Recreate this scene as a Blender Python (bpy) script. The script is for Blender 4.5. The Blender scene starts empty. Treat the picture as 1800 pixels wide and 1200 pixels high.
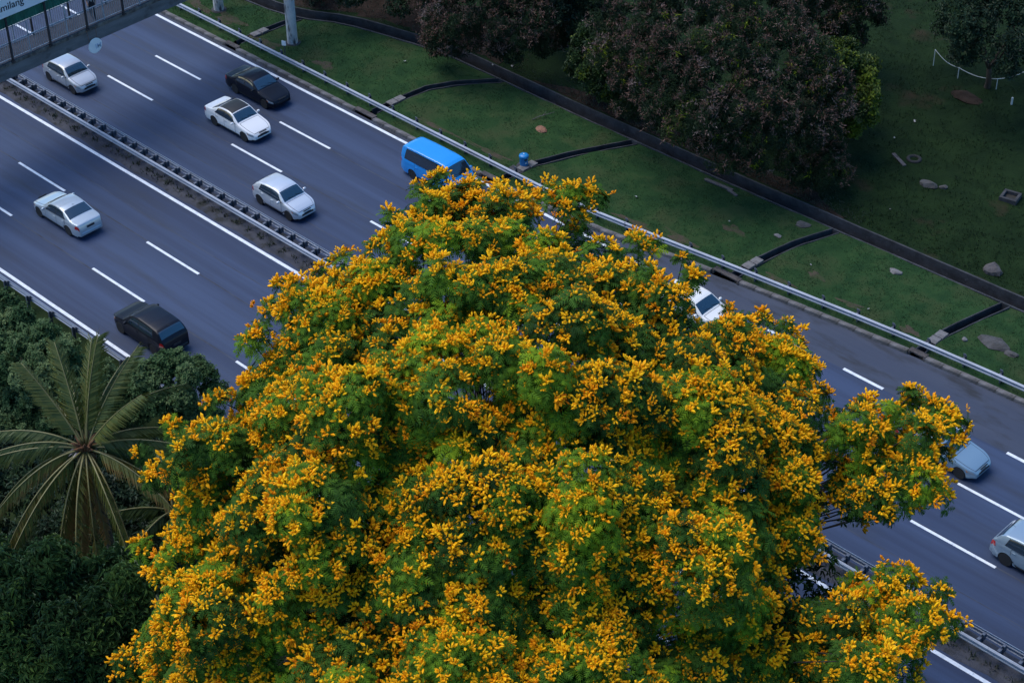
import bpy, bmesh, math, random
import numpy as np
from mathutils import Vector, Matrix

R = math.radians
random.seed(7)
rng = np.random.default_rng(11)
scene = bpy.context.scene
COL = scene.collection

# ------------------------------------------------------------------ camera
PITCH, ROLL, YAW, CAM = 0.650408, -0.0147298, 0.798692, Vector((56.0, -56.0, 60.93))
cam_data = bpy.data.cameras.new('camera')
cam = bpy.data.objects.new('camera', cam_data)
COL.objects.link(cam)
_r = Vector((math.sin(YAW), math.cos(YAW), 0))
_f = Vector((-math.cos(YAW) * math.cos(PITCH), math.sin(YAW) * math.cos(PITCH), -math.sin(PITCH)))
_u = _r.cross(_f)
_x = _r * math.cos(ROLL) + _u * math.sin(ROLL)
_y = -_r * math.sin(ROLL) + _u * math.cos(ROLL)
_z = -_f
cam.matrix_world = Matrix(((_x.x, _y.x, _z.x, CAM.x), (_x.y, _y.y, _z.y, CAM.y), (_x.z, _y.z, _z.z, CAM.z), (0, 0, 0, 1)))
cam_data.sensor_width = 36.0
cam_data.lens = 69.2
cam_data.clip_start = 0.5
cam_data.clip_end = 3000
scene.camera = cam

# ------------------------------------------------------------------ sky and sun (soft light under a veiled evening sky)
SUN_DIR = Vector((-0.62, -0.22, 0.0)).normalized()
SUN_EL = R(64)
world = bpy.data.worlds.new('World')
scene.world = world
world.use_nodes = True
wn, wl = world.node_tree.nodes, world.node_tree.links
bg = wn['Background']
sky = wn.new('ShaderNodeTexSky')
sky.sky_type = 'NISHITA'
sky.sun_disc = False
sky.sun_elevation = SUN_EL
sky.sun_rotation = math.atan2(SUN_DIR.x, SUN_DIR.y)
sky.air_density = 1.0
sky.dust_density = 1.0
sky.ozone_density = 1.0
hs = wn.new('ShaderNodeHueSaturation')
hs.inputs['Saturation'].default_value = 1.42
wl.new(sky.outputs['Color'], hs.inputs['Color'])
wl.new(hs.outputs['Color'], bg.inputs['Color'])
bg.inputs['Strength'].default_value = 0.125
sun_data = bpy.data.lights.new('sun', 'SUN')
sun_data.energy = 1.5
sun_data.angle = R(48)
sun_data.color = (1.0, 0.955, 0.88)
sun = bpy.data.objects.new('sun', sun_data)
COL.objects.link(sun)
sd = Vector((SUN_DIR.x * math.cos(SUN_EL), SUN_DIR.y * math.cos(SUN_EL), math.sin(SUN_EL)))
sun.rotation_euler = sd.to_track_quat('Z', 'Y').to_euler()
vs = scene.view_settings
vs.view_transform = 'Standard'
vs.look = 'None'
vs.gamma = 1.0
vs.exposure = 0.90
vs.use_curve_mapping = False
scene.cycles.max_bounces = 6
scene.cycles.diffuse_bounces = 3
scene.cycles.transmission_bounces = 4
scene.cycles.transparent_max_bounces = 6

# ------------------------------------------------------------------ materials
def node_mat(name):
    m = bpy.data.materials.new(name)
    m.use_nodes = True
    nt = m.node_tree
    return m, nt.nodes, nt.links, nt.nodes['Principled BSDF']

def pm(name, c1, c2=None, scale=5.0, rough=0.6, metal=0.0, bump=0.0, bscale=None, stretch=(1, 1, 1), detail=5.0,
       spec=0.5, lo=0.35, hi=0.65, coat=0.0, c3=None, s3=1.0, lo3=0.5, hi3=0.7, stretch3=(1, 1, 1), rough2=None):
    m, n, l, b = node_mat(name)
    b.inputs['Roughness'].default_value = rough
    b.inputs['Metallic'].default_value = metal
    b.inputs['Specular IOR Level'].default_value = spec
    b.inputs['Coat Weight'].default_value = coat
    b.inputs['Coat Roughness'].default_value = 0.06
    b.inputs['Base Color'].default_value = (*c1, 1)
    if c2 is None and not bump:
        return m
    tc = n.new('ShaderNodeTexCoord')
    def noise(sc, st, det):
        mp = n.new('ShaderNodeMapping')
        mp.inputs['Scale'].default_value = st
        l.new(tc.outputs['Object'], mp.inputs['Vector'])
        t = n.new('ShaderNodeTexNoise')
        t.inputs['Scale'].default_value = sc
        t.inputs['Detail'].default_value = det
        t.inputs['Roughness'].default_value = 0.6
        l.new(mp.outputs['Vector'], t.inputs['Vector'])
        return t
    t = noise(scale, stretch, detail)
    if c2 is not None:
        rp = n.new('ShaderNodeValToRGB')
        rp.color_ramp.elements[0].position = lo
        rp.color_ramp.elements[1].position = hi
        rp.color_ramp.elements[0].color = (*c1, 1)
        rp.color_ramp.elements[1].color = (*c2, 1)
        l.new(t.outputs['Fac'], rp.inputs['Fac'])
        out = rp.outputs['Color']
        if c3 is not None:
            t3 = noise(s3, stretch3, 6.0)
            r3 = n.new('ShaderNodeValToRGB')
            r3.color_ramp.elements[0].position = lo3
            r3.color_ramp.elements[1].position = hi3
            r3.color_ramp.elements[0].color = (0, 0, 0, 1)
            r3.color_ramp.elements[1].color = (1, 1, 1, 1)
            l.new(t3.outputs['Fac'], r3.inputs['Fac'])
            mx = n.new('ShaderNodeMix')
            mx.data_type = 'RGBA'
            l.new(r3.outputs['Color'], mx.inputs['Factor'])
            l.new(out, mx.inputs['A'])
            mx.inputs['B'].default_value = (*c3, 1)
            out = mx.outputs['Result']
        l.new(out, b.inputs['Base Color'])
    if bump:
        t2 = noise(bscale or scale * 3, (1, 1, 1), 6.0)
        bp = n.new('ShaderNodeBump')
        bp.inputs['Strength'].default_value = bump
        bp.inputs['Distance'].default_value = 0.05
        l.new(t2.outputs['Fac'], bp.inputs['Height'])
        l.new(bp.outputs['Normal'], b.inputs['Normal'])
    return m

def leaf_mat(name, cols, transl=0.3, rough=0.55, spec=0.3):
    """cols: list of (position, colour) read by the per-leaf tint attribute"""
    m, n, l, b = node_mat(name)
    at = n.new('ShaderNodeAttribute')
    at.attribute_name = 'tint'
    rp = n.new('ShaderNodeValToRGB')
    e = rp.color_ramp.elements
    while len(e) < len(cols):
        e.new(0.5)
    for i, (p, c) in enumerate(cols):
        e[i].position = p
        e[i].color = (*c, 1)
    l.new(at.outputs['Fac'], rp.inputs['Fac'])
    l.new(rp.outputs['Color'], b.inputs['Base Color'])
    b.inputs['Roughness'].default_value = rough
    b.inputs['Specular IOR Level'].default_value = spec
    tr = n.new('ShaderNodeBsdfTranslucent')
    l.new(rp.outputs['Color'], tr.inputs['Color'])
    mx = n.new('ShaderNodeMixShader')
    mx.inputs['Fac'].default_value = transl
    l.new(b.outputs['BSDF'], mx.inputs[1])
    l.new(tr.outputs['BSDF'], mx.inputs[2])
    l.new(mx.outputs['Shader'], n['Material Output'].inputs['Surface'])
    return m

M = {}
M['asphalt'] = pm('asphalt', (0.0135, 0.0265, 0.065), (0.027, 0.048, 0.104), scale=0.6, stretch=(0.035, 1.3, 1), lo=.40, hi=.62, rough=0.72,
                  bump=0.12, bscale=28, c3=(0.018, 0.025, 0.044), s3=0.9, stretch3=(0.12, 0.9, 1), lo3=0.52, hi3=0.78)
M['asphalt_ramp'] = pm('asphalt_ramp', (0.026, 0.036, 0.064), (0.042, 0.053, 0.082), scale=0.6, stretch=(0.1, 1, 1), rough=0.75,
                       bump=0.15, bscale=25, c3=(0.016, 0.019, 0.026), s3=0.9, stretch3=(0.3, 1.0, 1), lo3=0.50, hi3=0.66)
M['paint_white'] = pm('paint_white', (0.68, 0.71, 0.74), (0.46, 0.50, 0.55), scale=2.5, rough=0.7, lo=0.45, hi=0.75, c3=(0.07, 0.09, 0.13), s3=9, lo3=0.60, hi3=0.74)
M['kerb'] = pm('kerb', (0.15, 0.145, 0.15), (0.075, 0.072, 0.072), scale=2.2, rough=0.9, bump=0.5, bscale=14, c3=(0.03, 0.03, 0.026), s3=1.6, lo3=0.55, hi3=0.68)
M['concrete_drain'] = pm('concrete_drain', (0.045, 0.046, 0.052), (0.018, 0.019, 0.022), scale=1.6, rough=0.9, bump=0.5, bscale=9, c3=(0.075, 0.075, 0.08), s3=3, lo3=0.62, hi3=0.72)
M['concrete_pale'] = pm('concrete_pale', (0.17, 0.165, 0.165), (0.10, 0.095, 0.095), scale=3, rough=0.9, bump=0.4, bscale=14)
M['drain_mud'] = pm('drain_mud', (0.012, 0.012, 0.010), (0.03, 0.026, 0.02), scale=2.5, rough=0.6, bump=0.3)
M['grass'] = pm('grass_ground', (0.013, 0.038, 0.013), (0.024, 0.058, 0.018), scale=0.9, rough=0.95, spec=0.1, bump=0.5, bscale=16, detail=9,
                c3=(0.034, 0.050, 0.020), s3=0.45, lo3=0.48, hi3=0.68)
M['grass_far'] = pm('grass_far', (0.006, 0.016, 0.005), (0.012, 0.027, 0.008), scale=0.7, rough=0.95, spec=0.1, bump=1.0, bscale=9, detail=9,
                    c3=(0.030, 0.024, 0.014), s3=0.22, lo3=0.58, hi3=0.70)  # darker than the verge: tree shade and corner falloff put into the colour
M['soil'] = pm('soil', (0.016, 0.011, 0.008), (0.040, 0.028, 0.022), scale=1.5, rough=0.95, spec=0.1, bump=1.0, bscale=7, detail=9)
M['bare'] = pm('bare_earth', (0.060, 0.050, 0.036), (0.040, 0.052, 0.024), scale=2.2, rough=0.95, spec=0.1, bump=0.8, bscale=9, lo=.42, hi=.6)
M['undergrowth'] = pm('undergrowth_ground', (0.010, 0.020, 0.006), (0.022, 0.034, 0.010), scale=1.2, rough=0.95, spec=0.1, bump=1.0, bscale=5)
M['dirt'] = pm('median_dirt', (0.036, 0.040, 0.054), (0.075, 0.076, 0.088), scale=0.8, rough=0.95, spec=0.1, bump=0.8, bscale=12, stretch=(0.5, 1.4, 1),
               c3=(0.035, 0.036, 0.036), s3=1.1, lo3=0.50, hi3=0.62)
M['steel'] = pm('galvanised_steel', (0.30, 0.34, 0.41), (0.22, 0.25, 0.31), scale=1.5, rough=0.55, metal=0.2, stretch=(0.4, 1, 1), bump=0.05, bscale=8)
M['steel_dark'] = pm('weathered_steel', (0.17, 0.19, 0.23), (0.09, 0.10, 0.125), scale=6, rough=0.6, metal=0.6)
M['steel_grey'] = pm('painted_rail', (0.33, 0.38, 0.43), (0.20, 0.23, 0.27), scale=4, rough=0.55, metal=0.2)
M['black_steel'] = pm('black_steel', (0.012, 0.012, 0.016), (0.03, 0.03, 0.034), scale=4, rough=0.5)
M['bridge_concrete'] = pm('bridge_concrete', (0.17, 0.165, 0.17), (0.10, 0.098, 0.10), scale=0.9, rough=0.9, bump=0.3, bscale=8, stretch=(1, 0.5, 2.0),
                          c3=(0.055, 0.05, 0.048), s3=1.2, lo3=0.56, hi3=0.72, stretch3=(1, 0.6, 1))
M['bridge_lip'] = pm('bridge_lip', (0.17, 0.15, 0.13), (0.06, 0.05, 0.045), scale=2.5, rough=0.95, bump=0.8, bscale=9)
M['deck_concrete'] = pm('deck_concrete', (0.055, 0.062, 0.082), (0.035, 0.040, 0.055), scale=1.2, rough=0.9)
M['column'] = pm('column_paint', (0.55, 0.52, 0.50), (0.42, 0.40, 0.40), scale=2, rough=0.8, bump=0.2, bscale=10, c3=(0.06, 0.055, 0.055), s3=2.2,
                 stretch3=(1.8, 1.8, 0.35), lo3=0.54, hi3=0.66)
M['green_sheet'] = pm('green_sheet', (0.012, 0.135, 0.095), (0.006, 0.085, 0.062), scale=1.5, rough=0.5, stretch=(1, 3, 0.5))
M['sign_white'] = pm('sign_white', (0.74, 0.75, 0.76), (0.68, 0.70, 0.72), scale=1.0, rough=0.4)
M['disc_white'] = pm('disc_white', (0.86, 0.85, 0.82), (0.80, 0.80, 0.78), scale=3.0, rough=0.4)
M['ink'] = pm('ink', (0.015, 0.02, 0.03), rough=0.5)
M['ink_faint'] = pm('ink_faint', (0.42, 0.50, 0.62), rough=0.5)
M['bin_blue'] = pm('bin_blue', (0.010, 0.19, 0.46), (0.008, 0.15, 0.38), scale=5, rough=0.35)
M['rubber'] = pm('rubber', (0.012, 0.012, 0.013), rough=0.8)
M['dark'] = pm('dark_plastic', (0.010, 0.011, 0.013), rough=0.5)
M['glass'] = pm('car_glass', (0.012, 0.026, 0.042), rough=0.06, spec=1.0, coat=1.0)  # blue of the reflected sky is partly in the base colour
M['alloy'] = pm('alloy', (0.42, 0.44, 0.47), rough=0.35, metal=0.8)
M['lamp_clear'] = pm('lamp_clear', (0.26, 0.29, 0.32), rough=0.12, spec=0.8, coat=0.8)
M['lamp_red'] = pm('lamp_red', (0.42, 0.012, 0.010), rough=0.15, coat=0.8)
M['lamp_amber'] = pm('lamp_amber', (0.60, 0.16, 0.01), rough=0.2, coat=0.6)
M['stone'] = pm('stone', (0.075, 0.072, 0.072), (0.035, 0.034, 0.032), scale=3, rough=0.9, bump=0.7, bscale=8)
M['stone_dark'] = pm('stone_dark', (0.085, 0.075, 0.075), (0.04, 0.035, 0.035), scale=3, rough=0.9, bump=0.7, bscale=8)
M['clay'] = pm('clay', (0.26, 0.125, 0.075), (0.15, 0.075, 0.05), scale=6, rough=0.95, bump=0.7)
M['bark'] = pm('bark', (0.055, 0.042, 0.032), (0.025, 0.02, 0.016), scale=5, rough=0.95, bump=0.7, bscale=14, stretch=(1, 1, 0.3))
M['palm_bark'] = pm('palm_bark', (0.11, 0.095, 0.08), (0.05, 0.043, 0.036), scale=4, rough=0.95, bump=0.6, stretch=(0.4, 0.4, 3))
M['rope'] = pm('rope', (0.55, 0.58, 0.60), (0.45, 0.48, 0.5), scale=6, rough=0.7)
M['litter'] = pm('paper_litter', (0.34, 0.34, 0.34), (0.25, 0.25, 0.25), scale=6, rough=0.8)
M['timber'] = pm('timber', (0.11, 0.10, 0.10), (0.06, 0.05, 0.05), scale=4, stretch=(0.3, 3, 3), rough=0.9, bump=0.4)
M['skin'] = pm('skin', (0.34, 0.19, 0.13), (0.30, 0.16, 0.11), scale=12, rough=0.55)
M['shirt'] = pm('black_shirt', (0.014, 0.015, 0.020), (0.022, 0.023, 0.03), scale=8, rough=0.9)
M['trousers'] = pm('dark_trousers', (0.020, 0.024, 0.036), (0.012, 0.014, 0.022), scale=8, rough=0.9)
M['hair'] = pm('black_hair', (0.010, 0.008, 0.007), rough=0.5)

# foliage, tinted leaf by leaf
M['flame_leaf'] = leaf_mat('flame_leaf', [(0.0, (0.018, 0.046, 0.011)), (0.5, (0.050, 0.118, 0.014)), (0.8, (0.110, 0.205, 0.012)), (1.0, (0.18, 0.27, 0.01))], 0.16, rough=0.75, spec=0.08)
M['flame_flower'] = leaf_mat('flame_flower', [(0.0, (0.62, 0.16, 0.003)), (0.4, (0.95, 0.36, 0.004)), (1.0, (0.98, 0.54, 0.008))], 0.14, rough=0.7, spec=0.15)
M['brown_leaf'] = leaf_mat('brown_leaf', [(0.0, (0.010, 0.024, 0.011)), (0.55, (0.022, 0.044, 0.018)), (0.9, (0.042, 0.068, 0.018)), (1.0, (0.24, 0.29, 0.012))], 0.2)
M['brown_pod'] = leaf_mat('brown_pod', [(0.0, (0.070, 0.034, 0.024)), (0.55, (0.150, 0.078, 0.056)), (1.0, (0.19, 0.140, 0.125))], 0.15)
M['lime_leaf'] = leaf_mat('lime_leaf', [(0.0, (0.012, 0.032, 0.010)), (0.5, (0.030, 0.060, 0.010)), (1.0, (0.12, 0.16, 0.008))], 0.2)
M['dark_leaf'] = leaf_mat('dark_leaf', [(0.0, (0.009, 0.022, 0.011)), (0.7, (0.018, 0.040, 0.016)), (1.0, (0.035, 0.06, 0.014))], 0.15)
M['mango_leaf'] = leaf_mat('mango_leaf', [(0.0, (0.018, 0.042, 0.016)), (0.6, (0.038, 0.085, 0.026)), (1.0, (0.08, 0.14, 0.03))], 0.2, rough=0.4)
M['shrub_leaf'] = leaf_mat('shrub_leaf', [(0.0, (0.022, 0.052, 0.022)), (0.6, (0.055, 0.110, 0.040)), (1.0, (0.15, 0.21, 0.09))], 0.25, rough=0.7, spec=0.12)
M['palm_leaf'] = leaf_mat('palm_leaf', [(0.0, (0.030, 0.054, 0.016)), (0.45, (0.070, 0.095, 0.020)), (0.75, (0.150, 0.140, 0.030)), (1.0, (0.26, 0.15, 0.05))], 0.22, rough=0.5, spec=0.35)
M['palm_rachis'] = pm('palm_rachis', (0.19, 0.17, 0.055), (0.12, 0.11, 0.04), scale=2, rough=0.5)
M['palm_fibre'] = pm('palm_fibre', (0.17, 0.075, 0.03), (0.08, 0.035, 0.016), scale=5, rough=0.9, bump=0.5)
M['coconut'] = pm('coconut', (0.16, 0.085, 0.03), (0.10, 0.05, 0.02), scale=4, rough=0.5)
M['spathe'] = pm('palm_spathe', (0.32, 0.29, 0.30), (0.22, 0.19, 0.19), scale=5, rough=0.7)
M['grass_blade'] = leaf_mat('grass_blade', [(0.0, (0.015, 0.040, 0.014)), (0.7, (0.026, 0.060, 0.020)), (1.0, (0.05, 0.078, 0.028))], 0.2, spec=0.15)
M['grass_blade_dark'] = leaf_mat('grass_blade_dark', [(0.0, (0.007, 0.018, 0.006)), (0.7, (0.014, 0.031, 0.009)), (1.0, (0.026, 0.04, 0.012))], 0.2, spec=0.15)  # far blades, darkened to carry the same painted shade
M['weed'] = leaf_mat('weed', [(0.0, (0.012, 0.018, 0.012)), (0.7, (0.03, 0.04, 0.02)), (1.0, (0.06, 0.05, 0.035))], 0.1)

# ------------------------------------------------------------------ mesh helpers
class MB:
    def __init__(self):
        self.v, self.f, self.mi = [], [], []
        self.cur = 0
    def mat(self, i):
        self.cur = i
        return self
    def face(self, idx):
        self.f.append(idx)
        self.mi.append(self.cur)
    def add(self, vs, fs):
        o = len(self.v)
        self.v += [tuple(p) for p in vs]
        for f in fs:
            self.face(tuple(i + o for i in f))
        return self
    def box(self, c, s, rz=0.0, taper=1.0, bev=0.0):
        hx, hy, hz = s[0] / 2, s[1] / 2, s[2] / 2
        ca, sa = math.cos(rz), math.sin(rz)
        pts = []
        if bev <= 0:
            for z, k in ((-hz, 1.0), (hz, taper)):
                for x, y in ((-hx, -hy), (hx, -hy), (hx, hy), (-hx, hy)):
                    x, y = x * k, y * k
                    pts.append((c[0] + x * ca - y * sa, c[1] + x * sa + y * ca, c[2] + z))
            return self.add(pts, [(3, 2, 1, 0), (4, 5, 6, 7), (0, 1, 5, 4), (1, 2, 6, 5), (2, 3, 7, 6), (3, 0, 4, 7)])
        for z, k in ((-hz, 0.0), (hz - bev, 0.0), (hz, bev)):
            for x, y in ((-hx + k, -hy + k), (hx - k, -hy + k), (hx - k, hy - k), (-hx + k, hy - k)):
                pts.append((c[0] + x * ca - y * sa, c[1] + x * sa + y * ca, c[2] + z))
        fs = [(3, 2, 1, 0), (8, 9, 10, 11)]
        for a in (0, 4):
            for i in range(4):
                j = (i + 1) % 4
                fs.append((a + i, a + j, a + 4 + j, a + 4 + i))
        return self.add(pts, fs)
    def tube(self, pts, rad, n=8, cap=True):
        pts = [Vector(p) for p in pts]
        if not hasattr(rad, '__len__'):
            rad = [rad] * len(pts)
        o = len(self.v)
        ref = None
        for i, p in enumerate(pts):
            t = (pts[min(i + 1, len(pts) - 1)] - pts[max(i - 1, 0)]).normalized()
            if ref is None:
                ref = Vector((0, 0, 1)) if abs(t.z) < 0.9 else Vector((1, 0, 0))
            a = (ref - t * ref.dot(t)).normalized()
            ref = a
            b = t.cross(a)
            for k in range(n):
                w = 2 * math.pi * k / n
                self.v.append(tuple(p + (a * math.cos(w) + b * math.sin(w)) * rad[i]))
        for i in range(len(pts) - 1):
            for k in range(n):
                k2 = (k + 1) % n
                self.face((o + i * n + k, o + i * n + k2, o + (i + 1) * n + k2, o + (i + 1) * n + k))
        if cap:
            self.face(tuple(o + k for k in reversed(range(n))))
            self.face(tuple(o + (len(pts) - 1) * n + k for k in range(n)))
        return self
    def lathe(self, prof, n=20, c=(0, 0, 0), axis='z'):
        o = len(self.v)
        for r, h in prof:
            for k in range(n):
                w = 2 * math.pi * k / n
                a, b = r * math.cos(w), r * math.sin(w)
                p = (a, b, h) if axis == 'z' else ((a, h, b) if axis == 'y' else (h, a, b))
                self.v.append((c[0] + p[0], c[1] + p[1], c[2] + p[2]))
        for i in range(len(prof) - 1):
            for k in range(n):
                k2 = (k + 1) % n
                self.face((o + i * n + k, o + i * n + k2, o + (i + 1) * n + k2, o + (i + 1) * n + k))
        self.face(tuple(o + k for k in reversed(range(n))))
        self.face(tuple(o + (len(prof) - 1) * n + k for k in range(n)))
        return self
    def grid(self, P):
        """P[i][j] points"""
        o = len(self.v)
        ni, nj = len(P), len(P[0])
        for row in P:
            self.v += [tuple(p) for p in row]
        for i in range(ni - 1):
            for j in range(nj - 1):
                self.face((o + i * nj + j, o + (i + 1) * nj + j, o + (i + 1) * nj + j + 1, o + i * nj + j + 1))
        return self
    def prism(self, poly, z0, z1):
        n = len(poly)
        vs = [(x, y, z0) for x, y in poly] + [(x, y, z1) for x, y in poly]
        fs = [tuple(reversed(range(n))), tuple(range(n, 2 * n))]
        for i in range(n):
            j = (i + 1) % n
            fs.append((i, j, n + j, n + i))
        return self.add(vs, fs)
    def mesh(self, name, mats, smooth=False, angle=None):
        me = bpy.data.meshes.new(name)
        me.from_pydata(self.v, [], self.f)
        for m in (mats if isinstance(mats, (list, tuple)) else [mats]):
            me.materials.append(M[m] if isinstance(m, str) else m)
        if any(self.mi):
            me.polygons.foreach_set('material_index', self.mi)
        bm = bmesh.new()
        bm.from_mesh(me)
        bmesh.ops.recalc_face_normals(bm, faces=bm.faces)
        if smooth:
            for f in bm.faces:
                f.smooth = True
            if angle:
                for e in bm.edges:
                    if len(e.link_faces) == 2 and e.calc_face_angle(0) > angle:
                        e.smooth = False
        bm.to_mesh(me)
        bm.free()
        return me
    def build(self, name, mats, parent=None, smooth=False, angle=None, loc=None):
        return link(name, self.mesh(name, mats, smooth, angle), parent, loc)

def link(name, me, parent=None, loc=None, rz=0.0):
    o = bpy.data.objects.new(name, me)
    COL.objects.link(o)
    if parent is not None:
        o.parent = parent
    if loc is not None:
        o.location = loc
    if rz:
        o.rotation_euler.z = rz
    return o

def thing(name, label, cat, loc=(0, 0, 0), rz=0.0, group=None):
    o = bpy.data.objects.new(name, None)
    COL.objects.link(o)
    o.empty_display_size = 0.3
    o.location = loc
    o.rotation_euler = (0, 0, rz)
    return tag(o, label, cat, group)

def tag(o, label, cat, group=None):
    o['label'] = label
    o['category'] = cat
    if group:
        o['group'] = group
    return o

def struct(o):
    o['kind'] = 'structure'
    return o

def stuff(o):
    o['kind'] = 'stuff'
    return o

def tri_mesh(name, T, tint, mats, mi=None):
    """T (n,3,3) loose triangles with a per-face tint"""
    n = len(T)
    me = bpy.data.meshes.new(name)
    me.vertices.add(3 * n)
    me.vertices.foreach_set('co', np.ascontiguousarray(T, dtype=np.float32).ravel())
    me.loops.add(3 * n)
    me.loops.foreach_set('vertex_index', np.arange(3 * n, dtype=np.int32))
    me.polygons.add(n)
    me.polygons.foreach_set('loop_start', np.arange(0, 3 * n, 3, dtype=np.int32))
    for m in (mats if isinstance(mats, (list, tuple)) else [mats]):
        me.materials.append(M[m])
    if mi is not None:
        me.polygons.foreach_set('material_index', np.ascontiguousarray(mi, dtype=np.int32))
    a = me.attributes.new('tint', 'FLOAT', 'FACE')
    a.data.foreach_set('value', np.ascontiguousarray(np.clip(tint, 0, 1), dtype=np.float32))
    me.update(calc_edges=True)
    return me

def frames(nrm, spin):
    """orthonormal frames (n,3,3) columns x,y,z with z along nrm, turned by spin"""
    z = nrm / np.linalg.norm(nrm, axis=1, keepdims=True)
    ref = np.where(np.abs(z[:, 2:3]) < 0.95, np.array([[0., 0., 1.]]), np.array([[1., 0., 0.]]))
    x = np.cross(ref, z)
    x /= np.linalg.norm(x, axis=1, keepdims=True)
    y = np.cross(z, x)
    c, s = np.cos(spin)[:, None], np.sin(spin)[:, None]
    x2, y2 = x * c + y * s, -x * s + y * c
    return np.stack([x2, y2, z], axis=2)

def scatter(tmpl, pos, fr, scale):
    """copy template triangles (m,3,3) to every point"""
    P = np.einsum('nij,mkj->nmki', fr, tmpl) * scale[:, None, None, None] + pos[:, None, None, :]
    return P.reshape(-1, 3, 3)

def interp(pts, x):
    return float(np.interp(x, [p[0] for p in pts], [p[1] for p in pts]))

# ================================================================== THE SETTING
KERB = [(-500, 11.42), (-8, 11.42), (-3, 11.85), (2.4, 12.72), (5.3, 13.10), (11.2, 13.78), (15.9, 14.24), (22, 14.62), (32, 15.0), (500, 15.2)]
RAIL = [(-500, 12.25), (-6, 12.28), (-2, 12.62), (1.7, 13.15), (8.7, 13.95), (14.2, 14.6), (21.6, 15.12), (32, 15.5), (500, 15.7)]
DR_N = [(-500, 12.5), (-60, 14.6), (-36, 16.3), (-33.9, 16.9), (-31.4, 18.3), (-28.8, 18.9), (-25.5, 19.6), (-23.5, 19.95), (-12, 20.0), (0, 20.3), (17, 20.95), (40, 21.6), (500, 30)]
kerb_y = lambda x: interp(KERB, x)
rail_y = lambda x: interp(RAIL, x)
drn_y = lambda x: interp(DR_N, x)
drf_y = lambda x: drn_y(x) + 1.02
# cross drains: centre lines from the kerb to the main drain
CROSS = [
    [(-34.3, 12.0), (-34.25, 14.4), (-34.1, 15.8), (-33.9, 16.9)],
    [(-21.6, 12.0), (-21.5, 14.3), (-21.25, 16.2), (-20.4, 17.8), (-18.5, 20.0)],
    [(-10.7, 12.0), (-10.5, 14.2), (-9.65, 16.4), (-8.7, 18.3), (-7.7, 20.2)],
    [(4.98, 13.3), (5.0, 14.8), (5.12, 15.7), (5.55, 18.1), (6.4, 20.5)],
    [(15.95, 14.5), (15.98, 15.75), (16.0, 16.6), (16.35, 18.4), (16.95, 20.95)],
]
def cross_x(c, y):
    return float(np.interp(y, [p[1] for p in c], [p[0] for p in c]))
CW = 0.30   # half width of a cross drain, walls included

# ground far below everything, out to the horizon
g = MB()
g.add([(-2500, -2500, -0.95), (2500, -2500, -0.95), (2500, 2500, -0.95), (-2500, 2500, -0.95)], [(0, 1, 2, 3)])
struct(g.build('ground', 'undergrowth'))

# road
g = MB()
xs = [-500, -200, -90] + list(np.arange(-60, 60.1, 2.0)) + [90, 200, 500]
g.grid([[(x, -13.35, 0.0), (x, -2.0, 0.0), (x, 4.0, 0.0), (x, 11.0, 0.0)] for x in xs])
road = struct(g.build('road', 'asphalt'))
g = MB()
g.grid([[(x, 11.0, 0.0), (x, (11.0 + kerb_y(x)) / 2, -0.01), (x, kerb_y(x) + 0.05, -0.03)] for x in xs])
struct(g.build('road_shoulder', 'asphalt_ramp'))

def marking(name, x0, x1, y, w, z=0.004, parent=road, mat='paint_white', j=0.0):
    m = MB()
    n = max(2, int((x1 - x0) / 1.5))
    n = min(n, 120)
    P = []
    for i in range(n + 1):
        x = x0 + (x1 - x0) * i / n
        e = random.uniform(-j, j)
        P.append([(x, y - w / 2 + e, z), (x, y + w / 2 + e, z)])
    m.grid(P)
    return m.build(name, mat, parent)
marking('edge_line', -200, 200, -12.78, 0.20, j=0.006)
marking('edge_line', -200, 200, -2.09, 0.21, j=0.006)
marking('edge_line', -200, -2.0, 11.08, 0.20, j=0.006)
def dashes(y, x0, n0, n1, length=4.5, cyc=12.0, w=0.16):
    m = MB()
    m.grid([[(x, -w / 2, 0.004), (x, w / 2, 0.004)] for x in np.linspace(0, length, 5)])
    me = m.mesh('lane_dash', 'paint_white')
    for k in range(n0, n1):
        link('lane_dash', me, road, (x0 + k * cyc + random.uniform(-.04, .04), y, 0))
dashes(-9.31, -20.95, -4, 7)
dashes(-5.75, -32.85, -3, 8)
dashes(4.0, -37.3, -3, 8)
dashes(7.61, -37.1, -3, 8)
dashes(11.04, 13.86, -3, 7, 2.4, 4.75, 0.19)

# tar seams between the lanes, slightly wandering
M['seam'] = pm('tar_seam', (0.016, 0.020, 0.032), (0.036, 0.046, 0.072), scale=1.5, stretch=(.4, 1, 1), rough=0.7, lo=.4, hi=.6)
for y in (-9.36, -5.70, 4.06, 7.56, 1.6, -4.1):
    m = MB()
    P = []
    w_ = .045 if y not in (1.6, -4.1) else .03
    for x in np.arange(-60, 46, 1.0):
        e = .05 * math.sin(x * .21 + y) + random.uniform(-.012, .012)
        P.append([(x, y + e - w_, .002), (x, y + e + w_ * random.uniform(.4, 1), .002)])
    m.grid(P)
    m.build('tar_seam', 'seam', road)
# median strip
g = MB()
rows = []
for x in np.arange(-80, 60.1, 0.5):
    rows.append([(x, -1.80 + 0.06 * math.sin(x * 1.7) + random.uniform(-.05, .05), 0.006), (x, -1.3, 0.02 + random.uniform(0, .02)),
                 (x, -0.9, 0.05 + random.uniform(0, .03)), (x, -0.4, 0.05 + random.uniform(0, .03)), (x, -0.05 + random.uniform(-.03, .03), 0.006)])
g.grid(rows)
median = struct(g.build('median_strip', 'dirt', smooth=True))

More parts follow.
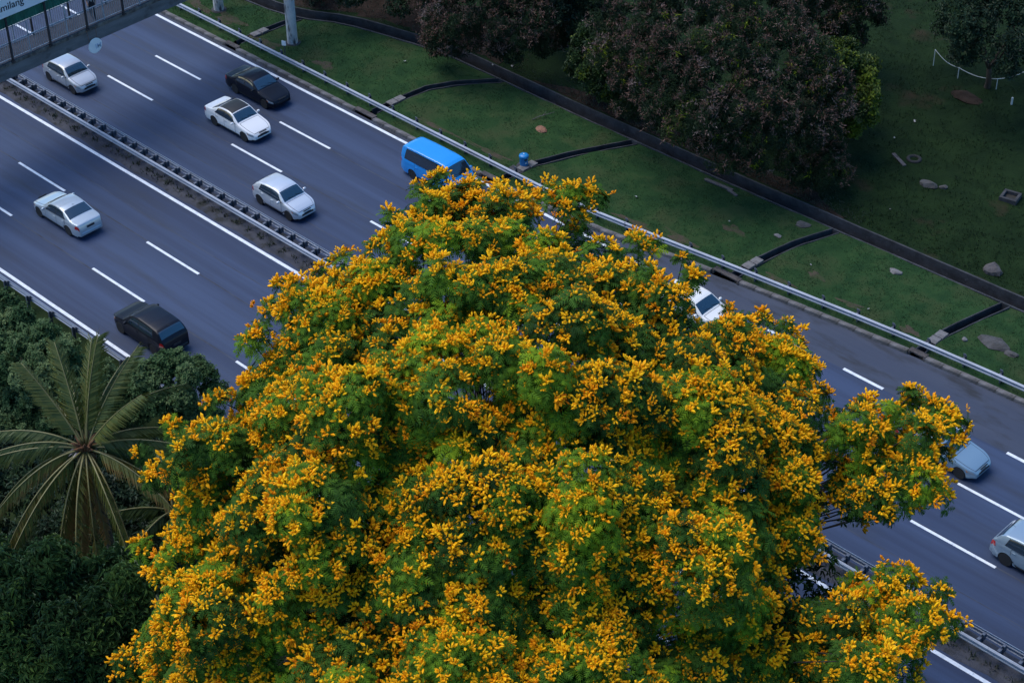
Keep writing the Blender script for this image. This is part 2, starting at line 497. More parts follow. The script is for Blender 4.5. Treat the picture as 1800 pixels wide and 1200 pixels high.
# grass verge, in panels between the cross drains
def bumpz(x, y):
    return 0.035 * math.sin(x * 1.3 + y * 0.7) + 0.03 * math.sin(x * 0.37 - y * 1.9) + 0.02 * math.sin(x * 3.1 + 1.3 * y)
edges = [None] + CROSS + [None]
def verge_z(x, y):
    return 0.17 + bumpz(x, y) * 0.8
for i in range(len(edges) - 1):
    a, b = edges[i], edges[i + 1]
    x_ref0 = -90 if a is None else a[0][0]
    x_ref1 = 70 if b is None else b[0][0]
    n = max(8, int((x_ref1 - x_ref0) / 0.8))
    P = []
    NV = 16
    for k in range(n + 1):
        row = []
        for q in range(NV + 1):
            t = q / NV
            # walk from kerb to drain, sides follow the cross drains
            x = x_ref0 + (x_ref1 - x_ref0) * k / n
            for _ in range(3):
                y = (kerb_y(x) + 0.30) * (1 - t) + (drn_y(x) + 0.01) * t
                xa = -90 if a is None else cross_x(a, y) + CW - 0.02
                xb = 70 if b is None else cross_x(b, y) - CW + 0.02
                x = xa + (xb - xa) * k / n
            z = verge_z(x, y)
            if t == 0:
                z = 0.10
            row.append((x, y, z))
        P.append(row)
    g = MB()
    g.grid(P)
    struct(g.build('grass_verge', 'grass', smooth=True))

# bare worn soil along the back of the guardrail
for (x, dy, lx, ly) in ((-41, 1.3, 2.6, .5), (-37.2, 1.5, 1.6, .7), (-32.9, 1.0, 1.5, .55), (-28.2, 1.6, 1.1, .5), (-17.3, 1.15, 2.6, .22), (-13.2, 1.25, 1.9, .26), (-2.3, 1.1, 1.6, .28), (.6, 1.2, 1.3, .45),
                        (6.9, 1.0, 1.1, .30), (11.0, 1.3, 1.0, .28), (14.6, 1.1, .8, .35), (2.3, 3.6, .9, .4), (8.2, 2.5, .7, .3)):
    m = MB()
    n = 22
    P = []
    for k in range(n):
        a = 2 * math.pi * k / n
        rr = 1 + .28 * math.sin(3 * a + x) + .22 * math.sin(5 * a + 2 * x) + random.uniform(-.1, .1)
        P.append((x + lx * rr * math.cos(a), rail_y(x) + dy + ly * rr * math.sin(a)))
    vs_ = [(x, rail_y(x) + dy, verge_z(x, rail_y(x) + dy) + .03)]
    for f_, dz in ((.6, .022), (1.0, -.03)):
        vs_ += [(x + (p[0] - x) * f_, rail_y(x) + dy + (p[1] - rail_y(x) - dy) * f_, verge_z(x + (p[0] - x) * f_, rail_y(x) + dy + (p[1] - rail_y(x) - dy) * f_) + dz) for p in P]
    m.add(vs_, [(0, 1 + k, 1 + (k + 1) % n) for k in range(n)] + [(1 + k, 1 + n + k, 1 + n + (k + 1) % n, 1 + (k + 1) % n) for k in range(n)])
    struct(m.build('bare_soil', 'bare', smooth=True))

# ground beyond the main drain
g = MB()
P = []
for x in [-500, -200, -100] + list(np.arange(-60, 60.1, 1.0)) + [100, 200, 500]:
    y0 = drf_y(x) + 0.12
    P.append([(x, y0 + d, (0.22 if d == 0 else 0.16 + bumpz(x, y0 + d) * 1.6)) for d in [0, .5, 1, 1.5, 2, 3, 4, 5, 6, 8, 10, 12, 14, 16, 18, 20, 24, 30, 40, 60, 120, 400]])
g.grid(P)
struct(g.build('far_ground', 'grass_far', smooth=True))
# bare soil and leaf litter under the trees
def soil_sheet(name, x0, x1, d0, d1, mat):
    m = MB()
    P = []
    for x in np.arange(x0, x1 + .1, 0.5):
        tt = min(1, (x - x0) / 3.0, (x1 - x) / 3.0)
        row = []
        for q in range(7):
            y0 = drf_y(x) + 0.12
            d = d0 + (d1 - d0) * max(0.12, tt) * q / 6 + (random.uniform(-.18, .18) if q == 6 else 0)
            row.append((x, y0 + d, 0.19 + bumpz(x, y0 + d) * 1.6 * min(1, d) + (0.05 if 0 < q < 6 else -0.035)))
        P.append(row)
    m.grid(P)
    return struct(m.build(name, mat, smooth=True))
soil_sheet('soil_bank', -58, -20, 0.05, 5.2, 'soil')
soil_sheet('leaf_litter_strip', -17, 6, 0.05, 1.4, 'soil')

# ground on the near side of the road
g = MB()
P = []
for x in [-500, -200, -100] + list(np.arange(-60, 80.1, 2.0)) + [120, 200, 500]:
    P.append([(x, y, 0.02 if y > -13.6 else -0.15 + bumpz(x, y)) for y in [-13.33, -13.8, -14.5, -16, -18, -21, -25, -30, -36, -45, -60, -100, -400]])
g.grid(P)
struct(g.build('near_ground', 'undergrowth', smooth=True))

# kerb stones
kerb_root = struct(bpy.data.objects.new('kerb', None))
COL.objects.link(kerb_root)
stone_me = []
for k in range(4):
    m = MB()
    w = 0.29
    h = 0.155 + random.uniform(-.008, .008)
    prof = [(0.0, -0.2), (0.015, h * 0.75), (0.035, h), (w, h + 0.01), (w, -0.2)]
    P = [[(x, y, z) for y, z in prof] for x in (0.002, 0.25 + random.uniform(-.05, .05), 0.72, 0.994)]
    for i in (1, 2):
        P[i] = [(x, y + random.uniform(-.008, .008), z + random.uniform(-.008, .008)) for x, y, z in P[i]]
    m.grid(P)
    n = len(prof)
    m.face(tuple(range(n)))
    m.face(tuple(3 * n + i for i in range(n)))
    stone_me.append(m.mesh('kerb_stone', 'kerb'))
x = -62.0
INLETS = [c[0][0] for c in CROSS]
while x < 46:
    near = [i for i in INLETS if x < i + 0.4 and i - 0.5 < x + 1.0]
    if near:
        i0 = near[0]
        x2 = i0 + 0.52
        # inlet: lintel over a dark mouth
        y = kerb_y(i0)
        m = MB()
        m.box(((x + x2) / 2, y + 0.24, 0.17), (x2 - x - 0.02, 0.34, 0.07))
        m.box((x + 0.06, y + 0.22, 0.03), (0.10, 0.36, 0.21))
        m.box((x2 - 0.06, y + 0.22, 0.03), (0.10, 0.36, 0.21))
        m.mat(1).box(((x + x2) / 2, y + 0.33, 0.03), (x2 - x - 0.2, 0.05, 0.20))
        m.build('kerb_inlet', ['stone_dark', 'drain_mud'], kerb_root)
        x = x2
        continue
    y0, y1 = kerb_y(x), kerb_y(x + 1)
    o = link('kerb_stone', random.choice(stone_me), kerb_root, (x, y0 + random.uniform(-.012, .012), 0), math.atan2(y1 - y0, 1.0))
    x += math.cos(math.atan2(y1 - y0, 1.0))

# ------------------------------------------------------------------ drains
def channel(root, path, half, wall, floor_z, top_z, name_floor='drain_floor', far_top=None):
    """U channel along a path: floor and two walls as parts"""
    pts = [Vector((p[0], p[1], 0)) for p in path]
    L, Rr, LI, RI = [], [], [], []
    for i, p in enumerate(pts):
        t = (pts[min(i + 1, len(pts) - 1)] - pts[max(i - 1, 0)]).normalized()
        nn = Vector((-t.y, t.x, 0))
        L.append(p + nn * half); LI.append(p + nn * (half - wall))
        Rr.append(p - nn * half); RI.append(p - nn * (half - wall))
    def wallmesh(o, i_, tz):
        m = MB()
        P = []
        for a, b in zip(o, i_):
            e = random.uniform(-.012, .012)
            P.append([(a.x, a.y, floor_z - .1), (a.x, a.y, tz + e), (b.x, b.y, tz + e), (b.x, b.y, floor_z - .1)])
        m.grid(P)
        m.face((0, 1, 2, 3))
        k = (len(P) - 1) * 4
        m.face((k, k + 1, k + 2, k + 3))
        m.build('drain_wall', 'concrete_drain', root)
    wallmesh(L, LI, top_z if far_top is None else far_top)
    wallmesh(Rr, RI, top_z)
    m = MB()
    m.grid([[(a.x, a.y, floor_z), ((a.x + b.x) / 2, (a.y + b.y) / 2, floor_z - .03), (b.x, b.y, floor_z)] for a, b in zip(LI, RI)])
    m.build(name_floor, 'drain_mud', root)
main_drain = thing('storm_drain', 'long open concrete storm drain running behind the grass verge', 'drain')
px = list(np.arange(-62, 46.1, 1.5))
channel(main_drain, [(x, (drn_y(x) + drf_y(x)) / 2 + 0.04) for x in px], 0.56, 0.11, -0.62, 0.205, far_top=0.26)
CL = ['narrow cross drain on the verge beside the tall round column', 'narrow cross drain on the verge behind the blue van',
      'narrow cross drain starting beside the blue litter bin', 'narrow cross drain right of the flowering tree top, ending at the storm drain',
      'rightmost narrow cross drain on the verge, near the flat grey boulder']
for c, lab in zip(CROSS, CL):
    d = thing('cross_drain', lab, 'drain', group='cross drains through the grass verge')
    pts = []
    y_end = drn_y(c[-1][0]) - 0.02
    for y in np.arange(c[0][1] + 0.12, y_end, 0.45):
        pts.append((cross_x(c, y), y))
    pts.append((cross_x(c, y_end), y_end))
    channel(d, pts, CW, 0.07, -0.42, 0.215)
    # cover slabs near the guardrail
    for k in range(2):
        y = c[0][1] + 0.95 + k * 0.62 + (0.35 if c is CROSS[3] or c is CROSS[4] else 0.55)
        m = MB()
        m.box((0, 0, 0), (0.52, 0.58, 0.07), bev=0.012)
        o = m.build('cover_slab', 'concrete_pale', d, loc=(cross_x(c, y), y, 0.26 + 0.004 * k))
        o.rotation_euler.z = random.uniform(-.05, .05)

# ------------------------------------------------------------------ guardrails
WP0 = [(0.0, -0.155), (0.022, -0.140), (0.080, -0.105), (0.083, -0.065), (0.004, -0.022), (0.004, 0.022), (0.083, 0.065), (0.080, 0.105), (0.022, 0.140), (0.0, 0.155)]
WP = [(o, z * 1.14) for o, z in WP0]
def beam_mesh(side, length):
    m = MB()
    prof = [(o * side, z) for o, z in WP] + [((o - 0.008) * side, z) for o, z in reversed(WP)]
    n = len(prof)
    m.add([(x, y, z) for x in (0, length) for y, z in prof],
          [(i, (i + 1) % n, n + (i + 1) % n, n + i) for i in range(n)] + [tuple(reversed(range(n))), tuple(range(n, 2 * n))])
    # splice bolts
    for x in (0.12, 0.24):
        for z in (-0.085, 0.0, 0.085):
            m.box((x, (0.088 if z else 0.010) * side, z), (0.03, 0.012, 0.03))
    return m.mesh('beam', 'steel', smooth=True, angle=R(40))
def post_mesh(side, both=0.0):
    m = MB()
    h0, h1 = -0.35, 0.80
    zc, hh = (h0 + h1) / 2, h1 - h0
    m.box((0, 0, zc), (0.012, 0.15, hh))
    m.box((0.045, 0.075, zc), (0.09, 0.012, hh))
    m.box((0.045, -0.075, zc), (0.09, 0.012, hh))
    if both:
        m.box((0.02, both / 2 + 0.035, 0.60), (0.13, both - 0.09, 0.34))
        m.box((0.02, -both / 2 - 0.035, 0.60), (0.13, both - 0.09, 0.34))
    else:
        m.box((0.03, side * 0.14, 0.60), (0.11, 0.12, 0.32))
    return m.mesh('post', 'steel_dark')
def guardrail(label, yfun, side, x0, x1, post_dx, first, zb=0.60, post_label=None):
    root = thing('guardrail', label, 'guardrail', (0, 0, 0))
    bm_ = beam_mesh(side, 3.992)
    x = x0
    while x < x1:
        y0, y1 = yfun(x), yfun(x + 4)
        a = math.atan2(y1 - y0, 4.0)
        link('beam', bm_, root, (x, y0, zb), a)
        x += 4 * math.cos(a)
    pme = post_mesh(side)
    x = first
    while x < x1:
        if x > x0:
            link('post', pme, root, (x, yfun(x) - side * 0.20, 0), random.uniform(-.05, .05))
        x += post_dx
    return root
verge_rail = guardrail('silver steel guardrail along the kerb in front of the grass verge', rail_y, -1, -64, 46, 2.03, -63.0)
for x in np.arange(-63.0, 46, 2.03):      # small reflector tabs on the post tops
    m = MB()
    m.box((0, 0, 0), (0.16, 0.03, 0.14))
    m.box((0.02, -0.02, -0.10), (0.05, 0.02, 0.08))
    m.build('reflector_tab', 'steel_dark', verge_rail, loc=(x, rail_y(x) + 0.20, 0.86))
near_rail = guardrail('dark shadowed guardrail along the near road edge behind the palm', lambda x: -13.62, 1, -64, 46, 2.0, -62.45)
med = thing('median_barrier', 'double steel median barrier with close-set posts between the two carriageways', 'barrier')
for yy, sd_ in ((-1.03, -1), (-0.30, 1)):
    bme = beam_mesh(sd_, 3.992)
    for k in range(26):
        link('beam', bme, med, (-62 + 4 * k, yy, 0.60))
pme = post_mesh(1, 0.30)
for k in range(101):
    link('post', pme, med, (-61.6 + k * 1.0, -0.665, 0), random.uniform(-.04, .04))

# ================================================================== VEHICLES
def smoothstep(a, b, x):
    t = min(1, max(0, (x - a) / (b - a)))
    return t * t * (3 - 2 * t)

CAR = {
    # top profile: fraction of length from the nose -> height
    'sedan': dict(L=4.55, W=1.76, top=[(0, .50), (.012, .60), (.04, .69), (.12, .80), (.24, .91), (.275, .95), (.33, 1.12), (.40, 1.33), (.45, 1.42), (.53, 1.46), (.62, 1.45),
                  (.69, 1.39), (.77, 1.22), (.84, 1.07), (.90, 1.04), (.965, 1.01), (.985, .92), (1, .60)],
                  belt=[(0, .62), (.1, .76), (.27, .88), (.5, .92), (.8, .98), (1, .95)], cowl=.285, rf=.425, rr=.685, rw=.835, wx=(.175, .775), wr=.315, win=(.33, .55, .56, .74)),
    'hatch': dict(L=3.90, W=1.68, top=[(0, .50), (.012, .62), (.04, .74), (.12, .86), (.22, .95), (.245, .98), (.30, 1.15), (.38, 1.38), (.44, 1.47), (.53, 1.51), (.70, 1.49),
                  (.83, 1.42), (.89, 1.32), (.955, 1.05), (.98, .95), (1, .60)],
                  belt=[(0, .66), (.1, .82), (.25, .92), (.5, .95), (.8, 1.0), (1, .98)], cowl=.255, rf=.41, rr=.855, rw=.955, wx=(.185, .815), wr=.305, win=(.32, .55, .56, .80)),
    'suv': dict(L=4.45, W=1.82, top=[(0, .55), (.012, .70), (.04, .86), (.12, .97), (.23, 1.05), (.26, 1.08), (.31, 1.25), (.38, 1.50), (.43, 1.60), (.52, 1.66), (.72, 1.64),
                (.85, 1.58), (.90, 1.48), (.96, 1.15), (.985, 1.02), (1, .65)],
                belt=[(0, .74), (.1, .92), (.27, 1.02), (.5, 1.06), (.8, 1.10), (1, 1.08)], cowl=.27, rf=.41, rr=.875, rw=.96, wx=(.185, .80), wr=.345, win=(.34, .55, .56, .82)),
    'van': dict(L=4.75, W=1.76, top=[(0, .55), (.010, .80), (.03, .98), (.06, 1.10), (.09, 1.20), (.14, 1.50), (.20, 1.82), (.25, 1.91), (.35, 1.95), (.70, 1.95), (.90, 1.92),
                (.965, 1.84), (.985, 1.5), (1, .60)],
                belt=[(0, .80), (.08, 1.05), (.25, 1.10), (.6, 1.12), (1, 1.12)], cowl=.095, rf=.215, rr=.962, rw=.986, wx=(.175, .78), wr=.31, win=(.155, .34, .37, .90)),
}
def car(kind, label, paint, x, y, rz, rear_is_bright=False, roof=None, group=None, plate='ink'):
    S = CAR[kind]
    L, W = S['L'], S['W'] / 2
    name = {'sedan': 'sedan_car', 'hatch': 'hatchback_car', 'suv': 'sport_utility_car', 'van': 'minivan'}[kind]
    root = thing(name, label, 'van' if kind == 'van' else 'car', (x, y, 0.0), rz, group)
    ztop = lambda f: interp(S['top'], f)
    # smooth the profile a little
    fs = np.linspace(0, 1, 201)
    zt_raw = np.array([ztop(f) for f in fs])
    ker = np.array([1, 2, 3, 2, 1]) / 9.0
    zt_s = np.convolve(np.pad(zt_raw, 2, mode='edge'), ker, 'valid')
    zt = lambda f: float(np.interp(f, fs, zt_s))
    def hw(f):
        k = 1.0
        if f < .16:
            k -= .30 * (1 - f / .16) ** 2.4
        if f > .88:
            k -= .16 * ((f - .88) / .12) ** 2.2
        return W * k * (0.985 + 0.015 * math.sin(math.pi * f))
    def zlow(f):
        z = 0.24 if 0.04 < f < 0.96 else 0.30
        for wf in S['wx']:
            d = (f - wf) * L
            r = S['wr'] + 0.045
            if abs(d) < r:
                z = max(z, S['wr'] + math.sqrt(r * r - d * d))
        return z
    def sec(f, s, side):
        w = hw(f)
        z1 = zt(f)
        zb = min(interp(S['belt'], f), z1 - 0.035)
        gl = z1 - zb
        tum = (0.30 if kind != 'van' else 0.16) * max(0, gl - .05)
        ye = w * 0.955 - tum
        if s <= 1:
            zl = min(zlow(f), zb - .03)
            z = zl + (zb - zl) * s
            h = (z - 0.24) / max(.05, zb - 0.24)
            prof = 0.93 + 0.07 * math.sin(math.pi * min(1, max(0, 0.16 + 0.62 * h)))
            yy = w * prof * (1 - 0.012 * smoothstep(.55, .62, h) * smoothstep(.8, .7, h))
            yy = yy if h < .93 else w * (prof - .018 * (h - .93) / .07)
        elif s <= 2:
            t = s - 1
            rr = min(0.055, gl * .45)
            y0 = w * 0.965
            yy = y0 + (ye - y0) * t + 0.018 * math.sin(math.pi * t) * min(1, gl * 3)
            z = zb + (gl - rr) * t
        else:
            t = s - 2
            rr = min(0.055, gl * .45)
            a = t * math.pi / 2
            yy = ye * (1 - t) ** 0.9
            z = (z1 - rr) + rr * (math.sin(a) ** 0.55 if t > 0 else 0)
        return Vector((L / 2 - f * L, yy * side, z))
    def surf(f, s, side, off=0.0):
        p = sec(f, s, side)
        if off:
            e = 1e-3
            a = sec(min(1, f + e), s, side) - sec(max(0, f - e), s, side)
            b = sec(f, min(3, s + 1e-2), side) - sec(f, max(0, s - 1e-2), side)
            nn = a.cross(b)
            if nn.length < 1e-9:
                nn = Vector((0, 0, 1))
            nn.normalize()
            out = Vector((0, p.y, p.z - .6))
            if nn.dot(out) < 0:
                nn = -nn
            p = p + nn * off
        return p
    fx = sorted(set([0, .006, .012, .025, .04, .07, .10] + list(np.linspace(.08, .98, 56)) + [.97, .985, .993, 1.0] +
                    [wf + d / L for wf in S['wx'] for d in (-S['wr'] - .047, -S['wr'] - .02, -.28, -.2, -.1, 0, .1, .2, .28, S['wr'] + .02, S['wr'] + .047)]))
    ss = [0, .12, .25, .4, .55, .7, .82, .92, 1.0, 1.15, 1.4, 1.7, 1.9, 2.0, 2.06, 2.12, 2.2, 2.35, 2.55, 2.8, 3.0]
    m = MB()
    rows = []
    for f in fx:
        rows.append([sec(f, s, 1) for s in ss] + [sec(f, s, -1) for s in reversed(ss[:-1])])
    m.grid(rows)
    nj = len(rows[0])
    m.face(tuple(range(nj)))
    m.face(tuple((len(fx) - 1) * nj + j for j in range(nj)))
    m.build('body', paint, root, smooth=True, angle=R(38))
    m = MB()
    m.box((0, 0, 0.30), (L * 0.93, W * 1.50, 0.22))
    m.build('underbody', 'dark', root)
    def patch(name, f0, f1, s0, s1, sides, off, mat, parent=root, nf=8, ns=6, f0b=None, f1b=None, whole=False):
        """patch on the body skin; f0..f1 at s0, f0b..f1b at s1"""
        f0b = f0 if f0b is None else f0b
        f1b = f1 if f1b is None else f1b
        mm = MB()
        if whole:
            P = []
            for i in range(nf + 1):
                u = i / nf
                r1, r2 = [], []
                for j in range(ns + 1):
                    v = j / ns
                    f = (f0 + (f1 - f0) * u) * (1 - v) + (f0b + (f1b - f0b) * u) * v
                    s = s0 + (s1 - s0) * v
                    r1.append(surf(f, s, 1, off))
                    r2.append(surf(f, s, -1, off))
                P.append(r1 + list(reversed(r2))[1:])
            mm.grid(P)
        else:
            for sd_ in sides:
                P = []
                for i in range(nf + 1):
                    u = i / nf
                    row = []
                    for j in range(ns + 1):
                        v = j / ns
                        f = (f0 + (f1 - f0) * u) * (1 - v) + (f0b + (f1b - f0b) * u) * v
                        row.append(surf(f, s0 + (s1 - s0) * v, sd_, off))
                    P.append(row)
                mm.grid(P)
        return mm.build(name, mat, parent, smooth=True)
    cw, rf, rr_, rw = S['cowl'], S['rf'], S['rr'], S['rw']
    patch('windshield', cw + .012, rf - .008, 2.09, 3.0, (1,), 0.006, 'glass', whole=True, nf=10, ns=8)
    patch('rear_window', rr_ + .008, rw - (.012 if kind != 'van' else .004), 2.09, 3.0, (1,), 0.006, 'glass', whole=True, nf=10, ns=8)
    patch('panel_gap', .025, cw - .007, 2.17, 3.0, (1,), 0.0035, 'dark', whole=True, nf=12, ns=8)
    patch('bonnet', .03, cw - .012, 2.2, 3.0, (1,), 0.007, paint, whole=True, nf=12, ns=8)
    if kind == 'sedan':
        patch('boot_lid', rw + .02, .975, 2.2, 3.0, (1,), 0.007, paint, whole=True, nf=8, ns=8)
    if roof:
        patch('roof_panel', rf + .004, rr_ - .004, 2.10, 3.0, (1,), 0.008, roof, whole=True, nf=12, ns=8)
    w0, w1, w2, w3 = S['win']
    a_sl = (rf - cw) * .62
    for sd_ in (1, -1):
        patch('window_surround', w0 - .012, w3 + .012, 1.03, 1.90, (sd_,), 0.0045, 'dark', f0b=w0 + a_sl * .9 - .006, f1b=w3 - (.052 if kind == 'sedan' else .02), nf=14)
        patch('sill_trim', S['wx'][0] + .085, S['wx'][1] - .085, .0, .13, (sd_,), 0.008, 'dark', nf=10, ns=3)
        patch('side_window', w0, w1, 1.06, 1.86, (sd_,), 0.007, 'glass', f0b=w0 + a_sl * .9, f1b=w1)
        rear_sl = .055 if kind in ('sedan',) else .025
        patch('side_window', w2, w3, 1.06, 1.86, (sd_,), 0.007, 'glass', f0b=w2, f1b=w3 - rear_sl)
        if kind == 'sedan':
            pass
        for (d0, d1) in ((w0 + .005, w1 + .003), (w2 - .003, min(w3 - .005, S['wx'][1] - .05))):
            patch('panel_gap', d0 - .0045, d1 + .0045, .165, .985, (sd_,), 0.004, 'dark')
            dr = patch('door', d0, d1, .18, .97, (sd_,), 0.008, paint)
            hx = d1 - .03
            p = surf(hx, .80, sd_, 0.028)
            mm = MB()
            mm.box((p.x, p.y, p.z), (.19, .03, .035), bev=.01)
            mm.build('handle', 'alloy' if roof else paint, dr)
        hl = patch('headlight', .016, .085, .66, .94, (sd_,), 0.008, 'lamp_clear', f0b=.022, f1b=.115)
        patch('indicator', .085, .105, .70, .84, (sd_,), 0.009, 'lamp_amber')
        tl0 = .925 if kind != 'van' else .965
        patch('tail_light', tl0, .992, .66, .95, (sd_,), 0.009, 'lamp_red', f0b=tl0 + .012)
        # door mirror
        p = surf(w0 + .02, 1.12, sd_, 0.0)
        mm = MB()
        mm.tube([(p.x, p.y, p.z), (p.x + .02, p.y + .10 * sd_, p.z + .03)], [.03, .035], 6)
        for i, (dx, r) in enumerate(()):
            pass
        mm.lathe([(.012, -.11), (.055, -.085), (.075, -.03), (.078, .03), (.058, .085), (.012, .11)], 10, (p.x + .01, p.y + .17 * sd_, p.z + .06), axis='y')
        mm.build('door_mirror', paint, root, smooth=True)
    # wipers
    m = MB()
    for y0_, y1_ in ((.05, -.50), (.62, .10)):
        a_ = surf(cw + .016, 2.0 + .98 - abs(y0_) / W * .85, 1 if y0_ > 0 else -1, .02)
        b_ = surf(cw + .034, 2.0 + .98 - abs(y1_) / W * .85, 1 if y1_ > 0 else -1, .02)
        m.tube([a_, b_], .012, 4)
    m.build('wiper', 'dark', root)
    m = MB()
    m.tube([surf(rr_ - .03, 3.0, 1, 0), surf(rr_ + .01, 3.0, 1, .16)], .008, 4)
    m.build('aerial', 'dark', root)
    # grille, bumpers and plates
    m = MB()
    m.box((L / 2 - .012, 0, .47), (.06, W * .95, .11), bev=.02)
    m.box((L / 2 - .02, 0, .66), (.05, W * .62, .05), bev=.01)
    m.build('grille', 'dark', root)
    m = MB()
    m.box((L / 2 + .025, 0, .52), (.016, .46, .11))
    m.build('number_plate', 'ink', root)
    m = MB()
    m.box((-L / 2 - .006, 0, .72 if kind != 'sedan' else .76), (.02, .48, .12))
    m.build('number_plate', 'ink', root)
    m = MB()
    m.box((-L / 2 + .02, 0, .43), (.10, W * 1.45, .13), bev=.03)
    m.build('bumper', 'dark' if kind in ('suv', 'van') else paint, root)
    # wheels
    wr = S['wr']
    ty = MB()
    ty.lathe([(wr * .62, -.10), (wr * .93, -.105), (wr, -.08), (wr, .08), (wr * .93, .105), (wr * .62, .10)], 26, axis='y')
    tme = ty.mesh('tyre', 'rubber', smooth=True, angle=R(40))
    rm = MB()
    rm.lathe([(wr * .64, -.09), (wr * .66, .085), (wr * .60, .095), (wr * .57, .05), (wr * .16, .045), (wr * .12, .075)], 24, axis='y')
    for k in range(5):
        a = 2 * math.pi * k / 5
        c_, s_ = math.cos(a), math.sin(a)
        px_, pz_ = -s_ * .035, c_ * .035
        r0, r1 = wr * .1, wr * .6
        rm.add([(c_ * r0 + px_, .07, s_ * r0 + pz_), (c_ * r1 + px_, .085, s_ * r1 + pz_), (c_ * r1 - px_, .085, s_ * r1 - pz_), (c_ * r0 - px_, .07, s_ * r0 - pz_),
                (c_ * r0 + px_, .02, s_ * r0 + pz_), (c_ * r1 + px_, .02, s_ * r1 + pz_), (c_ * r1 - px_, .02, s_ * r1 - pz_), (c_ * r0 - px_, .02, s_ * r0 - pz_)],
               [(0, 1, 2, 3), (0, 1, 5, 4), (2, 3, 7, 6), (1, 2, 6, 5)])
    rme = rm.mesh('rim', ['alloy'], smooth=True, angle=R(30))
    for wf in S['wx']:
        for sd_ in (1, -1):
            w_ = bpy.data.objects.new('wheel', None)
            COL.objects.link(w_)
            w_.parent = root
            w_.location = (L / 2 - wf * L, sd_ * (W - .125), wr)
            if sd_ < 0:
                w_.rotation_euler.z = math.pi
            link('tyre', tme, w_)
            link('rim', rme, w_)
    return root

def paint(name, c, metal=0.0, rough=0.32):
    M[name] = pm(name, c, rough=rough, metal=metal, coat=0.7 if max(c) > .03 else .05, spec=0.5 if max(c) > .03 else .22)
    return name
G1, G2 = 'cars on the far carriageway', 'cars on the near carriageway'
car('hatch', 'silver car about to come out beside the footbridge', paint('paint_silver_a', (0.44, 0.46, 0.49), .4), -38.25, 1.95, 0, group=G1)
car('sedan', 'black sedan in the outer lane beside the grass verge', paint('paint_black_a', (0.005, 0.007, 0.014)), -28.5, 8.85, 0, group=G1)
car('sedan', 'white sedan with a black roof, next to the black sedan', paint('paint_white_a', (0.74, 0.73, 0.72)), -26.45, 5.55, 0, roof='dark', group=G1)
car('hatch', 'silver hatchback in the lane beside the median barrier, above the tree', paint('paint_silver_b', (0.56, 0.59, 0.63), .35), -17.9, 1.75, 0, group=G1)
car('van', 'bright blue van partly behind the treetop', paint('paint_blue', (0.012, 0.25, 0.66), 0, .22), -13.35, 9.45, 0, group=G1)
car('sedan', 'white sedan mostly hidden behind the right of the tree top', paint('paint_white_b', (0.74, 0.72, 0.68)), 5.7, 9.4, 0, group=G1)
car('sedan', 'grey-blue car emerging from behind the right-hand branch', paint('paint_greyblue', (0.20, 0.30, 0.38), .3), 21.2, 8.75, 0, group=G1)
car('suv', 'pale silver-blue car cut off by the right edge of the picture', paint('paint_paleblue', (0.26, 0.34, 0.41), .3), 28.75, 5.25, 0, group=G1)
car('sedan', 'pale silver sedan driving away in the middle lane of the near carriageway', paint('paint_silver_c', (0.42, 0.48, 0.53), .35), -25.75, -7.45, math.pi, group=G2)
car('suv', 'black car driving away beside the round bush', paint('paint_black_b', (0.006, 0.008, 0.015)), -13.75, -10.95, math.pi, group=G2)

# ================================================================== FOOTBRIDGE
BX, BW, DZ = -33.2, 1.65, 6.25
bridge = thing('footbridge', 'covered concrete footbridge with grey railings crossing above the road', 'bridge', (BX, 0, 0))
YB0, YB1 = -24.0, 17.0
m = MB()
yy = list(np.linspace(YB0, YB1, 42))
m.grid([[(-BW, y, 5.2), (0, y, 5.2), (0.0, y, 5.98), (-BW, y, 5.98), (-BW, y, 5.2)] for y in yy])
m.build('girder', 'bridge_concrete', bridge)
m = MB()
P = []
for y in np.linspace(YB0, YB1, 160):
    e = random.uniform(-.03, .03)
    P.append([(-.12, y, 5.99), (0.06 + e * .6, y, 5.99), (0.06 + e * .6, y, 6.17 + e), (-.10, y, DZ + .004)])
m.grid(P)
m.build('deck_edge', 'bridge_lip', bridge)
m = MB()
m.box((-BW / 2, (YB0 + YB1) / 2, 6.12), (BW, YB1 - YB0, .26))
m.build('deck', 'deck_concrete', bridge)
POSTS = [-4.75 + 2.6 * k for k in range(-7, 9)]
bal = MB()
bal.box((0, 0, 0), (.022, .022, .92))
bal_me = bal.mesh('baluster', 'steel_grey')
for xr in (-.04, -BW + .04):
    m = MB()
    m.box((xr, (YB0 + YB1) / 2, DZ + 1.08), (.06, YB1 - YB0, .05))
    m.build('handrail', 'steel_grey', bridge)
    m = MB()
    m.box((xr, (YB0 + YB1) / 2, DZ + .10), (.045, YB1 - YB0, .04))
    m.build('bottom_rail', 'steel_grey', bridge)
    # balusters: only the stretch near the frame; further ones are left out of sight
    for y in np.arange(-7.2, 7.6, 0.145):
        if min(abs(y - p) for p in POSTS) > .07:
            link('baluster', bal_me, bridge, (xr, y, DZ + .59))
    for p in POSTS:
        m = MB()
        m.box((xr, p + 1.3, DZ + .95), (.06, .06, 1.9))
        m.build('rail_post', 'steel_grey', bridge)
for p in POSTS:
    m = MB()
    m.box((0.06, p, DZ + 1.6), (.10, .11, 3.5))
    m.box((0.07, p, DZ - .10), (.15, .2, .08))
    m.build('frame_post', 'black_steel', bridge)
    m = MB()
    m.box((-BW, p, DZ + 1.6), (.09, .09, 3.3))
    m.build('frame_post', 'black_steel', bridge)
